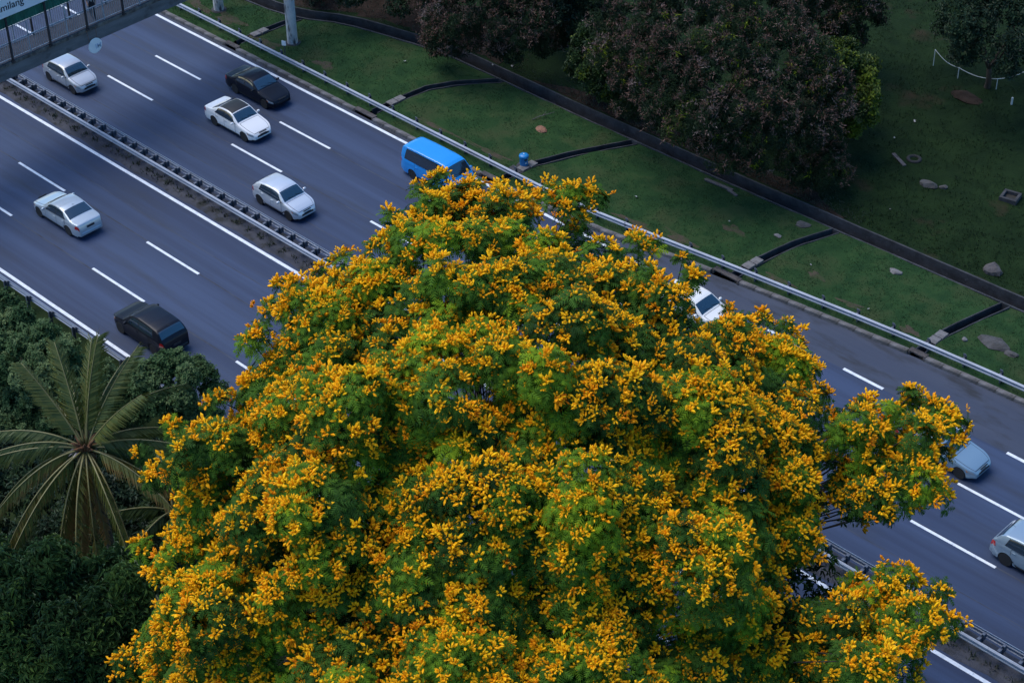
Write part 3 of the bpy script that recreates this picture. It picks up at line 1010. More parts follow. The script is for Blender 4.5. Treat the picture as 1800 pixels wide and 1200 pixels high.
# corrugated green side sheet and roof
m = MB()
P = []
for k, y in enumerate(np.arange(YB0, YB1, .09)):
    o = .02 if k % 2 else -.02
    P.append([(-.16 + o, y, 8.22), (-.16 + o, y, 9.75)])
m.grid(P)
m.build('side_sheet', 'green_sheet', bridge)
m = MB()
P = []
for k, y in enumerate(np.arange(YB0, YB1, .09)):
    o = .02 if k % 2 else -.02
    P.append([(.1, y, 9.78 + o), (-BW / 2, y, 10.1 + o), (-BW - .1, y, 9.78 + o)])
m.grid(P)
m.build('roof_sheet', 'green_sheet', bridge)
# white board with lettering, fixed to the outside of the frame posts
sign = thing('bridge_sign', 'white board with dark lettering fixed to the footbridge', 'sign', (BX + .15, -4.0, 9.02))
m = MB()
m.box((0, 0, 1.0), (.05, 11.6, 2.0), bev=.01)
m.build('board', 'sign_white', sign)
def text_mesh(body, size, mat, name, parent, loc, rot, extrude=.004, shear=0):
    c = bpy.data.curves.new(name, 'FONT')
    c.body = body
    c.size = size
    c.extrude = extrude
    c.offset = size * .012
    t = bpy.data.objects.new(name, c)
    COL.objects.link(t)
    dg = bpy.context.evaluated_depsgraph_get()
    me = bpy.data.meshes.new_from_object(t.evaluated_get(dg))
    bpy.data.objects.remove(t)
    me.name = name
    me.materials.clear()
    me.materials.append(M[mat])
    o = link(name, me, parent, loc)
    o.rotation_euler = rot
    return o, me
t_, tme_ = text_mesh('Gemilang', .60, 'ink', 'lettering', sign, (.030, 0, .40), (R(90), 0, R(90)))
wtx = max(v.co.x for v in tme_.vertices)
t_.location.y = (-3.47 + 4.0) - wtx
# round white board hanging below the deck
disc = thing('hanging_disc', 'round white board hanging on wires below the footbridge', 'sign', (BX + .16, .72, 5.02))
m = MB()
m.lathe([(.44, -.02), (.475, -.012), (.475, .012), (.44, .02)], 36, axis='x')
m.build('board', 'disc_white', disc)
t_, tme_ = text_mesh('IM', .42, 'ink_faint', 'faint_lettering', disc, (.024, -.02, -.20), (R(90), 0, R(90)), extrude=.003)
for dy, ty_ in ((-.35, -.42), (.20, .23)):
    m = MB()
    m.tube([(0, dy, .30 if dy < 0 else .42), (-.06, ty_, 1.12)], .012, 5)
    m.build('wire', 'clay', disc)
# round columns at the verge
for (x, y, h, lab) in ((-31.75, 14.45, 9.5, 'tall grimy white round column standing on the grass verge'),
                       (-38.75, 14.15, 9.5, 'grimy white round column behind the footbridge end, top left')):
    c = thing('round_column', lab, 'column', (x, y, .1), group='columns of the footbridge stair')
    m = MB()
    P = []
    for k in range(20):
        P.append((.335 + random.uniform(-.004, .004), -.3 + k * (h / 19)))
    m.lathe(P, 28)
    m.build('shaft', 'column', c, smooth=True, angle=R(40))
    m = MB()
    m.lathe([(.52, -.30), (.52, .06), (.48, .09)], 24)
    m.build('base_ring', 'concrete_drain', c)
    m = MB()
    m.lathe([(.36, h - .6), (.6, h - .15), (.6, h + .1)], 24)
    m.build('capital', 'column', c)

# person on the footbridge (skin-modifier body)
def person(loc, rz):
    root = thing('person', 'person in black top and dark trousers walking on the footbridge', 'person', loc, rz)
    V = [((0, 0, .95), .15), ((0, 0, 1.08), .14), ((0, .0, 1.28), .165), ((0, 0, 1.42), .15), ((.01, 0, 1.50), .062), ((.02, 0, 1.57), .072), ((.03, 0, 1.66), .10), ((.025, 0, 1.74), .075)]
    Ed = [(i, i + 1) for i in range(7)]
    def chain(start, pts):
        p = start
        for q in pts:
            V.append(q)
            Ed.append((p, len(V) - 1))
            p = len(V) - 1
        return p
    chain(0, [((.02, .10, .86), .105), ((.10, .10, .50), .068), ((.06, .10, .12), .046), ((.07, .10, .05), .045), ((.19, .10, .03), .035)])
    chain(0, [((-.02, -.10, .86), .105), ((-.06, -.10, .50), .068), ((-.16, -.10, .13), .046), ((-.16, -.10, .06), .045), ((-.04, -.10, .03), .035)])
    chain(3, [((0, .19, 1.40), .062), ((-.05, .23, 1.13), .048), ((.08, .22, .92), .034), ((.12, .21, .86), .038)])
    chain(3, [((0, -.19, 1.40), .062), ((.04, -.24, 1.13), .048), ((.20, -.22, 1.03), .034), ((.27, -.20, 1.02), .038)])
    hand_l, hand_r = Vector((.12, .21, .86)), Vector((.27, -.20, 1.02))
    me = bpy.data.meshes.new('body')
    me.from_pydata([v[0] for v in V], Ed, [])
    o = bpy.data.objects.new('body', me)
    COL.objects.link(o)
    sk = o.modifiers.new('skin', 'SKIN')
    for i, v in enumerate(V):
        me.skin_vertices[0].data[i].radius = (v[1], v[1])
    me.skin_vertices[0].data[0].use_root = True
    sb = o.modifiers.new('sub', 'SUBSURF')
    sb.levels = 2
    dg = bpy.context.evaluated_depsgraph_get()
    nm = bpy.data.meshes.new_from_object(o.evaluated_get(dg))
    bpy.data.objects.remove(o)
    nm.name = 'body'
    nm.materials.clear()
    for k in ('skin', 'shirt', 'trousers', 'dark'):
        nm.materials.append(M[k])
    for p in nm.polygons:
        c = p.center
        p.use_smooth = True
        arm = abs(c.y) > .20 and c.z < 1.22
        if c.z < .07:
            p.material_index = 3
        elif c.z < .96 and abs(c.y) < .185:
            p.material_index = 2
        elif c.z < 1.475 and not arm:
            p.material_index = 1
        else:
            p.material_index = 0
    link('body', nm, root)
    f = MB()
    for h, d in ((hand_l, Vector((.3, 0, -1))), (hand_r, Vector((1, .1, -.2)))):
        d.normalize()
        sidev = Vector((0, 1, 0))
        for k in range(4):
            b = h + sidev * (k - 1.5) * .018 + d * .02
            f.tube([b, b + d * .045, b + d * (.07 + .01 * (k in (1, 2))) + Vector((0, 0, -.012))], [.010, .009, .007], 5)
        f.tube([h, h + d * .03 + Vector((.03, 0, .0)), h + d * .05 + Vector((.035, 0, 0))], [.011, .010, .008], 5)
    f.build('fingers', 'skin', root, smooth=True)
    hb = MB()
    hb.lathe([(.02, -.09), (.085, -.07), (.112, 0), (.10, .06), (.06, .105), (.01, .12)], 14, (.012, 0, 1.70))
    hb.build('hair', 'hair', root, smooth=True)
    fc = MB()
    fc.box((.128, 0, 1.645), (.03, .025, .045), taper=.5)
    fc.box((.115, 0, 1.60), (.012, .05, .010))
    fc.box((.02, .103, 1.65), (.03, .02, .05)).box((.02, -.103, 1.65), (.03, .02, .05))
    fc.build('face_features', 'skin', root)
    ey = MB()
    ey.box((.118, .035, 1.668), (.012, .022, .012)).box((.118, -.035, 1.668), (.012, .022, .012))
    ey.build('eyes', 'hair', root)
    pr = MB()
    pr.box((.168, 0, 1.26), (.006, .14, .05)).box((.168, 0.02, 1.19), (.006, .08, .025))
    pr.build('shirt_print', 'sign_white', root)
person((BX - .66, 1.42, DZ + .003), R(-35))

# ================================================================== SMALL THINGS
def blob_mesh(name, mat, r, sq=(1, 1, .6), seed=0, n=2, rough=.25, flat=True):
    bm = bmesh.new()
    bmesh.ops.create_icosphere(bm, subdivisions=n, radius=r)
    rr = random.Random(seed)
    ph = [rr.uniform(0, 6) for _ in range(6)]
    for v in bm.verts:
        c = v.co / r
        k = 1 + rough * (math.sin(3 * c.x + ph[0]) * math.cos(2.5 * c.y + ph[1]) + .6 * math.sin(5 * c.z + ph[2] + 2 * c.x)) + rr.uniform(-.1, .1) * rough
        v.co = Vector((c.x * sq[0], c.y * sq[1], c.z * sq[2])) * r * k
    me = bpy.data.meshes.new(name)
    bm.to_mesh(me)
    bm.free()
    me.materials.append(M[mat])
    if not flat:
        for p in me.polygons:
            p.use_smooth = True
    return me

b = thing('litter_bin', 'blue round litter bin on a concrete base by the guardrail', 'bin', (-10.75, 13.75, .17))
m = MB()
m.lathe([(.45, -.1), (.45, .06), (.42, .09)], 8)
m.box((-.05, -.75, .0), (.85, .75, .14))
m.build('base', 'concrete_drain', b)
m = MB()
m.lathe([(.20, .10), (.235, .13), (.262, .62), (.268, .64)], 28)
m.build('drum', 'bin_blue', b, smooth=True, angle=R(30))
m = MB()
m.lathe([(.285, .645), (.29, .70), (.27, .76), (.20, .80), (.05, .82)], 28)
m.build('lid', 'bin_blue', b, smooth=True, angle=R(50))
def on_drum(name, mat, a0, a1, z0, z1, r):
    m = MB()
    m.grid([[(r * math.cos(a), r * math.sin(a), z0), (r * math.cos(a), r * math.sin(a), z1)] for a in np.linspace(a0, a1, 6)])
    m.build(name, mat, b)
on_drum('mouth', 'dark', R(-38), R(0), .50, .60, .272)
on_drum('sticker', 'sign_white', R(-30), R(-10), .28, .36, .258)
m = MB()
m.box((0, 0, .835), (.06, .06, .02))
m.build('lid_mark', 'sign_white', b)

mk = thing('kilometre_marker', 'small white marker plate on a post behind the guardrail', 'marker', (-30.75, 12.95, .1))
m = MB()
m.tube([(0, 0, -.2), (0, 0, .95)], .03, 8)
m.build('post', 'steel_dark', mk)
m = MB()
m.box((0.02, -.045, 1.02), (.28, .02, .34), rz=R(25), bev=.01)
m.build('plate', 'sign_white', mk)

for i, (x, y, s, sq, mt, lab) in enumerate((
        (18.35, 17.75, .60, (1.35, .75, .30), 'stone', 'flat grey boulder lying in the grass, far right'),
        (19.45, 17.55, .36, (1.3, .7, .35), 'stone', 'small grey rock just right of the flat boulder'),
        (17.05, 16.95, .16, (1, 1, .8), 'concrete_pale', 'pale fist-sized stone next to the rightmost cross drain'),
        (11.05, 19.55, .30, (1.2, .8, .30), 'concrete_pale', 'pale broken slab at the edge of the storm drain'),
        (4.7, 19.75, .42, (1.2, .9, .35), 'stone', 'rough stone slab beside the cross drain near the storm drain'),
        (4.35, 18.0, .19, (1.3, .8, .4), 'concrete_pale', 'small pale slab on the grass left of the cross drain'),
        (7.45, 27.85, .42, (1.2, .8, .6), 'stone', 'larger pale rock on the dark grass beyond the drain'),
        (8.25, 28.2, .22, (1.1, .8, .6), 'stone', 'smaller pale rock beside the larger one on dark grass'),
        (14.7, 23.1, .55, (.9, .9, .6), 'stone_dark', 'brownish rock mound beyond the storm drain, far right'))):
    o = link('rock', blob_mesh('rock', mt, s, sq, seed=i + 3), None, (x, y, .17))
    tag(o, lab, 'rock', 'rocks lying in the grass')
o = tag(link('earth_mound', blob_mesh('earth_mound', 'clay', .36, (1.3, 1, .35), seed=31), None, (-12.75, 17.35, .17)), 'small reddish earth mound in the middle of the verge', 'mound')
o = tag(link('earth_mound', blob_mesh('earth_mound', 'soil', .8, (1.5, .8, .20), seed=33), None, (3.6, 37.6, .1)), 'low brown earth mound below the roped posts', 'mound')
# fallen branch
m = MB()
m.tube([(-13.9, 17.8, .22), (-13.75, 18.25, .3), (-13.45, 18.6, .42), (-13.2, 19.0, .5)], [.03, .026, .02, .012], 6)
m.tube([(-13.6, 18.4, .35), (-13.7, 18.8, .42)], [.018, .01], 5)
tag(m.build('fallen_branch', 'timber'), 'thin curved fallen branch on the verge', 'branch')
m = MB()
m.box((-1.2, 19.75, .23), (1.9, .22, .08), rz=R(4))
m.box((-.1, 19.6, .24), (.8, .18, .07), rz=R(-12))
tag(m.build('timber_offcut', 'timber'), 'grey weathered boards at the edge of the storm drain', 'timber')
# open manhole, far right
mh = thing('manhole', 'open square concrete manhole on the dark grass, right edge', 'manhole', (11.6, 29.8, .17))
for dx, dy, sx, sy in ((0, .42, 1.0, .16), (0, -.42, 1.0, .16), (.42, 0, .16, .68), (-.42, 0, .16, .68)):
    m = MB()
    m.box((dx, dy, .05), (sx, sy, .32), bev=.02)
    m.build('rim_wall', 'concrete_drain', mh)
m = MB()
m.box((0, 0, -.06), (.68, .68, .12))
m.build('pit_floor', 'drain_mud', mh)
mh.rotation_euler.z = R(12)
# tyre and plank
ty = thing('old_tyre', 'old dark tyre lying on the grass beyond the trees', 'tyre', (5.35, 29.5, .2))
m = MB()
pr = [(.34 + .12 * math.cos(a), .12 * math.sin(a)) for a in np.linspace(0, 2 * math.pi, 11)]
m.lathe(pr, 26)
m.build('rubber_ring', 'rubber', ty, smooth=True)
m = MB()
m.box((4.75, 28.85, .24), (1.4, .22, .07), rz=R(-28))
tag(m.build('plank', 'timber'), 'grey plank lying beside the old tyre', 'plank')
# roped posts
fp = [(0.0, 39.35, 1.25), (1.93, 39.15, .80), (4.45, 39.5, .85), (5.6, 41.6, 1.3), (8.4, 43.6, 1.1)]
rp = thing('roped_posts', 'pale rope strung between thin posts on dark grass, upper right', 'fence', (0, 39.3, 0))
for x, y, h in fp:
    m = MB()
    m.tube([(x, y - 39.3, -.2), (x, y - 39.3, .12 + h)], .028, 6)
    m.build('post', 'rope', rp)
for a, b_ in zip(fp[:-1], fp[1:]):
    m = MB()
    pts = []
    for t in np.linspace(0, 1, 9):
        pts.append((a[0] + (b_[0] - a[0]) * t, a[1] + (b_[1] - a[1]) * t - 39.3, .1 + a[2] + (b_[2] - a[2]) * t - .22 * math.sin(math.pi * t)))
    m.tube(pts, .022, 5)
    m.build('rope_span', 'rope', rp)
m = MB()
m.tube([(0, 0, -.1), (0, 0, .50)], .06, 8)
m.lathe([(.065, .5), (.05, .53)], 8)
tag(m.build('stake', 'rope', loc=(6.05, 38.7, .1)), 'short white stake standing alone on the dark grass', 'stake')
# scraps of litter
LIT = [(-20.2, 20.9), (-19.2, 21.6), (-8.0, 23.0), (-6.4, 22.9), (-3.2, 22.5), (3.2, 30.6), (7.4, 24.2), (3.0, 33.0), (-3.8, 15.6), (1.6, 17.2), (7.4, 16.9), (12.0, 15.7), (-24.6, 17.5)]
for i, (x, y) in enumerate(LIT):
    m = MB()
    a = random.uniform(0, 6)
    s = random.uniform(.05, .10)
    m.grid([[(s * (i_ - 1) * math.cos(a) - s * (j - 1) * .7 * math.sin(a), s * (i_ - 1) * math.sin(a) + s * (j - 1) * .7 * math.cos(a), random.uniform(0, .09)) for j in range(3)] for i_ in range(3)])
    tag(m.build('litter_scrap', 'litter', loc=(x, y, .24)), 'pale scrap of litter lying on the grass', 'litter', 'scraps of litter on the grass')

# ================================================================== VEGETATION
# clumps of each crown: x, y, z, radius in centimetres
LOBES = {
    'main': '2871,-1972,1410,77 1957,-2007,2196,121 2162,-1745,2278,96 3020,-1791,1279,105 1936,-2411,1922,82 2833,-2384,1536,78 1830,-2922,1150,87 2129,-2225,2055,108 2432,-1480,2073,101 1686,-2988,1632,93 2406,-2698,1654,84 2583,-1669,1798,73 1777,-1856,2140,104 1370,-3018,1032,88 2316,-2889,1337,116 2711,-2031,1694,106 2412,-1903,1953,102 1704,-2776,1645,115 2295,-1949,2127,105 2222,-2713,1538,78 2150,-2668,1675,111 2695,-2459,1303,105 2840,-2274,1514,79 2035,-2479,1875,108 2601,-2800,1464,78 1852,-2552,2180,104 2424,-966,1748,120 2938,-1843,1303,106 1408,-2773,1754,118 1736,-2655,1962,77 1594,-1497,2183,87 1239,-1534,2161,83 2628,-1365,1700,101 2247,-2517,1750,103 2423,-1248,1884,86 2528,-1641,2018,114 2505,-2318,1600,80 2353,-2471,1727,87 2699,-2503,1489,118 1878,-2471,2230,83 2235,-2626,1785,111 2909,-2075,1153,108 2200,-2847,1556,106 1241,-1361,2096,120 2515,-2714,1656,109 2292,-2438,1896,97 2558,-1904,1889,109 2275,-2177,1976,101 2105,-1814,2254,96 2406,-2353,1725,87 2854,-2154,1136,83 1731,-2533,2000,102 2162,-1607,2167,73 2137,-1411,2043,118 1290,-2984,674,72 1387,-2504,1853,87 1576,-1646,2254,85 2810,-2066,1398,96 2573,-1347,1817,101 2121,-2091,1955,121 2973,-1709,877,105 1957,-2310,2131,100 2743,-2274,1599,82 2407,-2337,1881,77 2538,-2445,1542,90 1328,-2293,1953,109 2527,-2741,1562,94 1987,-1451,2124,120 1827,-3035,1393,72 1898,-2903,1379,120 1966,-2833,1991,83 1986,-2548,1846,112 2887,-2007,1811,96 1863,-1651,2204,114 2439,-2491,1681,121 1997,-2715,1990,94 2665,-1318,1795,85 2690,-2036,1505,77 2954,-1987,1060,103 2613,-1784,1764,116 2578,-2207,1958,117 1607,-1974,2169,98 2980,-1541,1037,108 2604,-1576,1990,116 1553,-1796,2314,78 1887,-3080,1148,87 2334,-978,1786,96 1992,-2843,1633,84 1730,-2731,1908,114 2896,-1858,1431,103 2416,-2197,1949,97 2441,-1770,1880,111 1426,-2832,1927,74 2546,-1640,1891,98 2627,-1152,1776,95 1935,-2901,1703,74 2394,-1794,1979,120 1694,-1931,2291,77 2055,-2901,1209,110 2010,-2292,2005,76 1927,-2531,2012,81 2710,-1710,1799,84 1665,-3101,1101,100 1734,-3078,1374,82 2653,-2588,1367,93 1638,-3049,1550,103 1458,-2860,1596,79 2748,-1453,1522,73 2255,-2418,2004,85 2257,-2012,2238,102 2628,-1974,1827,109 2927,-1951,1710,112 1386,-2287,2108,79 1901,-2162,2207,112 2153,-2324,2032,82 2046,-2339,1935,105 1870,-2417,2050,79 1822,-2311,2161,99 2808,-2005,1876,78 2543,-2613,1607,118 1708,-2828,1793,94 1388,-2588,1770,115 1616,-2839,1570,117 2806,-1470,1417,80 2858,-1894,1824,111 1915,-2965,1063,102 2082,-1358,2144,100 1506,-2753,1730,93 1813,-2932,1450,73 2264,-1377,2055,85 2421,-2760,1548,125 2859,-1666,1506,103 1586,-2507,2035,108 2450,-2226,1706,85 1432,-3219,911,91 3019,-1711,1067,73 2717,-1405,1610,84 2068,-2523,1768,96 2282,-2043,1988,97 2303,-2970,1551,99 1789,-3049,1596,117 2056,-2616,1755,108 2287,-2666,1722,77 2473,-1742,2050,73 1859,-3093,1269,76 2370,-2821,1465,105 1356,-2066,2133,93 1752,-2880,1545,109 2201,-1641,2034,85 2834,-1989,1577,73 2419,-2830,1355,99 2944,-1907,1172,106 2540,-1536,2057,104 1419,-1808,2251,101 2457,-2216,1826,123 2891,-2259,1434,75 1403,-1338,2132,113 2931,-2176,1448,87 1748,-2527,2199,86 2313,-2335,2034,91 2320,-1876,2006,100 2576,-2054,1937,88 2179,-2485,1842,112 2046,-2846,1867,74 2633,-2106,1792,108 1534,-2300,2109,98 1443,-1995,2172,113 1473,-2130,2032,106 1834,-1764,2242,119 2091,-2027,2210,104 1546,-2083,2108,73 2045,-2926,1363,114 2588,-2705,1472,109 1447,-2940,1548,98 2505,-1729,1821,122 2833,-1410,1547,119 2964,-1451,738,118 2618,-2263,1649,118 2687,-1621,1916,108 1417,-2983,1202,122 2770,-2417,1414,107 2798,-1380,1719,86 2522,-2119,2039,86 2644,-2213,1741,85 1759,-2011,2173,112 2133,-1988,2085,105 2403,-2582,1680,98 1903,-2724,2005,110 2068,-2716,1502,94 1246,-3044,778,120 2473,-1161,1813,77 2427,-1823,2159,82 2924,-2430,1419,103 2629,-2582,1490,110 1921,-1566,2195,125 2039,-2841,1518,87 2199,-1967,2026,104 2258,-2788,1501,93 2948,-1509,1158,103 2185,-1746,2166,88 1676,-2152,2106,102 2390,-2316,1995,96 2789,-1685,1715,116 2047,-2273,2194,108 2478,-2788,1480,125 2681,-2414,1537,86 1812,-1267,2081,87 2056,-2720,1887,80 2038,-2768,1689,90 2965,-1746,1348,87 1442,-2220,2145,115 2743,-2110,1472,72 2585,-2235,1839,101 1780,-1872,2277,88 2690,-1558,1760,114 1931,-1782,2192,85 2958,-1809,1526,84 2163,-2925,1538,92 2115,-2435,1922,115 2408,-1563,2013,114 2327,-1166,1922,108 1746,-1483,2190,91 2666,-2172,1613,118 2365,-1894,2155,109 2253,-1564,2059,110 1441,-1873,2184,71 2380,-2422,1834,89 1337,-2432,1911,108 1343,-2227,2172,95 1587,-2541,1926,104 2758,-2369,1574,125 1914,-2338,1979,117 2204,-1354,2151,73 1611,-3090,1182,87 1785,-2560,1929,97 1407,-2793,1642,101 1717,-3074,1015,99 2681,-1196,1661,94 2770,-2405,1268,78 2960,-2007,1384,109 1902,-2893,1544,91 1427,-2725,1891,122 1907,-2266,2197,86 2825,-1651,1603,86 2342,-3021,1489,103 2452,-2386,1561,108 2796,-1036,1638,83 2829,-1105,1483,65 2910,-994,1552,73 2942,-849,1670,67 2792,-880,1577,63 2786,-783,1623,49 2847,-805,1502,75 2781,-1001,1727,74 2940,-1122,1547,79 2837,-1004,1522,46 2986,-1060,1530,64 2979,-978,1571,58 2756,-1060,1532,56 2982,-890,1614,56 2799,-657,1565,72 2933,-690,1598,74 3042,-956,1568,70 2751,-1084,1680,64 3364,-1533,1458,54 3130,-1592,1361,66 3263,-1480,1400,71 3382,-1748,1166,49 3402,-1719,1542,61 3113,-1624,1209,49 3262,-1694,1341,79 3219,-1644,1152,67 3346,-1663,1349,69 3249,-1568,1413,56 3323,-1648,1156,82 3380,-1586,1114,46 3184,-1579,1470,84 3067,-1571,1394,69 3174,-1424,1435,47 3331,-1400,1456,78 3209,-1346,1429,47 3210,-1649,1365,45 3304,-1804,1192,46 3371,-1630,1252,78 3500,-1683,1202,79 3117,-1601,1094,77 3353,-1756,1521,78 3117,-1653,1331,62 3405,-1641,1080,83 1239,-776,1780,56 1192,-709,1822,59 1245,-649,1793,65 1081,-716,1758,70 1184,-703,1638,63 2044,-803,1723,35 966,-1330,2023,40 1017,-1266,2066,46 1073,-1156,2013,34 1961,-969,1994,27 2076,-1044,2003,42 2212,-657,1657,27 2255,-627,1582,27 2463,-764,1529,40 939,-2700,1576,28 1169,-2906,1397,36 1224,-3086,1000,39 1234,-2387,2036,44 1234,-2346,2062,35 1123,-2131,2091,26 1215,-2040,2124,31 1230,-1949,2150,33 1313,-1851,2202,42 1148,-1640,2128,38 1287,-2596,1939,32 1086,-2659,1744,31 1844,-1083,2079,42 1181,-1112,2029,32 1873,-1027,2040,34 1338,-1952,2179,26 1170,-2235,2059,42 2389,-715,1559,40 1112,-2778,1614,43 2311,-1075,1954,31 2196,-777,1741,27 1236,-1045,1988,41 2796,-679,1648,35 2874,-648,1633,32 2924,-639,1613,44 2984,-625,1594,32 2964,-724,1498,45 3031,-793,1388,43 2971,-845,1369,28 2904,-929,1323,27 2818,-1000,1304,37 2677,-784,1610,27 2618,-867,1561,42 3202,-1261,1439,43 3315,-1222,1418,36 3398,-1256,1348,34 3329,-1337,1307,39 3337,-1389,1257,37 3373,-1430,1205,33 3155,-1291,1435,43 3073,-1368,1409,29 3323,-1260,1379,30 3069,-1421,1364,34 2588,-1091,1236,50 2638,-1009,1282,50 2688,-929,1329,50 2739,-849,1377,50 2790,-771,1426,50 2951,-1560,1195,50 3004,-1505,1212,50 3058,-1451,1229,50 3112,-1397,1248,50 3166,-1344,1266,50',
    'main_back': '786,-1089,1640,129 1149,-603,1236,137 858,-847,1415,126 2070,-546,1286,117 503,-1295,1216,113 938,-721,1148,126 510,-2230,1026,133 1445,-509,1263,113 2235,-652,1430,131 417,-1656,1098,132 2273,-613,1113,114 1026,-946,1746,122 601,-1117,1294,128 1636,-477,1179,127 2071,-532,1068,119 459,-1482,1293,101 1407,-514,1006,120 526,-1260,970,102 1726,-485,984,129 1132,-610,1020,121 1094,-1213,1965,118 797,-843,1060,127 1181,-665,1491,131 1017,-709,1374,136 455,-1453,1020,111 910,-1227,1856,104 671,-1006,968,104 1833,-494,1274,134 1283,-2956,985,132 1371,-578,1452,108',
    'brown_big': '-974,2338,911,86 -886,2200,823,84 -441,1993,938,73 -363,2841,989,101 -507,2773,970,98 -668,2705,1032,90 -316,2200,985,91 275,2036,602,77 -457,2137,997,74 -104,2259,964,87 253,2262,679,68 -216,2041,947,78 -672,1756,603,93 -882,2439,903,83 -187,1758,648,82 24,1928,758,82 -193,1643,518,86 -484,1759,708,91 -358,1706,618,100 191,1944,699,102 -600,2570,942,70 333,2402,540,99 -276,2832,852,100 79,1878,429,100 -268,2603,982,84 -702,1843,733,93 -1123,2117,869,96 -301,1852,829,95 355,2278,488,96 96,2342,858,78 223,2397,715,94 28,2119,880,89 -944,2039,678,91 89,1823,649,77 -744,2549,938,83 309,2155,483,96 -489,1890,849,95 -992,2082,785,81 -26,2409,951,90 208,2151,258,82 -203,1796,759,77 -271,1933,899,98 274,2221,152,91 -1026,2223,925,77 -749,2211,892,83 -725,2603,1095,93 -22,1720,606,88 -80,1770,419,75 -132,1869,819,78 -353,1806,731,100 180,2138,712,97 -765,1997,790,96 151,2248,783,79 -183,2171,950,83 239,2366,211,88 -44,1806,680,84 -503,1713,603,73 67,2037,791,77 -93,1966,910,86 141,1949,559,78 252,1970,502,75 -949,1937,591,94 -364,2515,985,99 -836,2493,1038,91 -1066,2013,707,80 -635,2023,876,71 320,2442,237,77 130,1954,307,68 -991,2500,969,82 -11,1998,851,92 289,2478,655,91 299,2202,578,78 10,2273,910,86 400,2320,200,98 -242,2289,1005,89 31,1812,362,85 -348,1683,504,81 182,2407,821,97 -536,1814,789,86 16,1808,503,94 -290,2892,740,97 -114,2926,473,99 -69,2820,281,70 -868,2069,663,101 -659,2612,868,87 -902,2220,321,100 -857,2007,426,87 217,2620,459,74 -694,2845,409,101 -240,2908,319,80 -853,2704,543,84 -734,2396,880,71 -741,1920,337,86 -784,2701,312,80 -965,2279,516,98 -929,2456,654,95 -692,2813,682,93 130,2758,494,96 -335,2970,487,102 -898,2526,342,96 -450,2901,714,82 198,2449,283,96 -241,2723,883,83 118,2707,341,94 -822,2219,801,88 -504,2939,425,72 -418,2778,850,73 -566,2846,283,98 -772,1888,512,69 -474,2600,934,98 -592,2771,804,71 -810,2601,760,79',
    'brown_left': '-1818,1900,333,83 -1993,2065,638,79 -1828,2632,483,73 -1917,2365,618,91 -1867,1957,572,93 -2242,2437,633,89 -1978,1856,631,66 -1665,2174,471,82 -2311,1989,596,78 -2203,1820,429,94 -1941,2588,513,68 -2220,2055,595,64 -1790,2040,543,85 -2226,2229,660,84 -1928,1854,498,90 -1748,2248,566,73 -2442,2286,591,93 -2036,1770,300,78 -1871,2106,654,95 -1671,2377,331,76 -1698,2347,485,81 -1640,1998,378,79 -1937,1837,353,86 -1671,2194,277,83 -1733,2571,395,67 -1731,1955,275,65 -1765,1898,474,86 -2159,2520,628,67 -2511,2026,470,92 -1990,1744,459,89 -1692,2043,465,74 -2185,1885,542,81 -2475,2131,612,66 -2136,1738,360,92 -1977,2553,628,84 -1827,2599,618,71 -2531,2069,318,91 -2320,2545,441,78 -2447,1954,241,68 -2454,2043,489,74 -1763,2488,338,93 -2530,2225,436,91 -2174,2477,577,83 -2515,2249,179,64 -2384,2405,535,92 -1980,2588,208,69 -2373,2259,592,76 -2082,2605,428,96 -1699,2383,248,87 -2375,2494,176,72 -1830,2503,186,92 -2254,1857,176,88 -2469,2441,393,65 -2137,2608,222,82 -1893,2569,394,86 -1942,2495,539,77 -2301,2583,292,72',
    'brown_small': '-187,3396,581,66 -275,3334,603,89 -423,3235,561,96 -610,3374,696,96 -367,3362,719,82 -260,3409,747,95 -240,3380,396,95 -298,3252,487,95 -425,3262,676,77 -490,3404,766,85 -384,3462,781,70 -344,3632,736,82 -534,3679,530,76 -285,3648,409,89 -385,3580,740,88 -637,3553,548,68 -553,3491,725,65 -624,3402,590,79 -310,3648,617,80 -478,3671,346,96 -603,3609,407,91',
    'lime_right': '-115,2837,547,64 251,2712,460,47 157,2685,207,59 197,2613,428,48 -7,2847,602,50 150,2745,617,61 -7,2779,542,50 82,2627,429,54 157,2680,491,49 357,2710,345,57 181,2754,268,47 181,2845,561,62 -28,2725,485,59 238,2729,206,50 324,2744,451,64 255,2805,514,66 158,2603,337,56 309,2674,403,49 148,2790,504,56 152,2639,593,47 42,3049,262,62 -67,2861,523,45 89,3064,437,60 -124,2872,349,48 -56,2982,461,61 146,3045,242,56 24,2928,573,62 1,3052,362,57 -84,2933,250,52 -96,2778,452,48 -83,2980,344,48',
    'lime_left': '-1160,1983,349,52 -1275,2061,468,43 -1183,2061,408,53 -991,2106,241,43 -1078,2037,380,52 -1022,2092,355,52 -1282,2137,522,52 -1189,2096,485,46 -1029,2031,233,42 -1047,2171,90,43 -1054,2099,433,60 -1100,2005,284,51 -1248,2011,406,51 -990,2216,137,51 -1344,2169,354,49 -1268,2154,474,46 -1289,2290,290,51 -1090,2280,198,41 -1335,2164,204,48 -1265,2253,434,51 -1181,2315,213,40 -1315,2078,380,52 -1337,2089,277,53 -1271,2275,190,47',
    'dark_mid': '-1617,2392,615,72 -1717,2363,758,90 -1620,2275,505,89 -1481,2456,452,76 -1475,2496,610,93 -1535,2348,393,81 -1633,2608,719,84 -1610,2416,747,78 -1580,2427,504,101 -1646,2263,695,96 -1865,2532,661,95 -1915,2550,462,95 -1686,2804,641,100 -1860,2756,504,95 -1778,2824,306,84 -1891,2661,336,97',
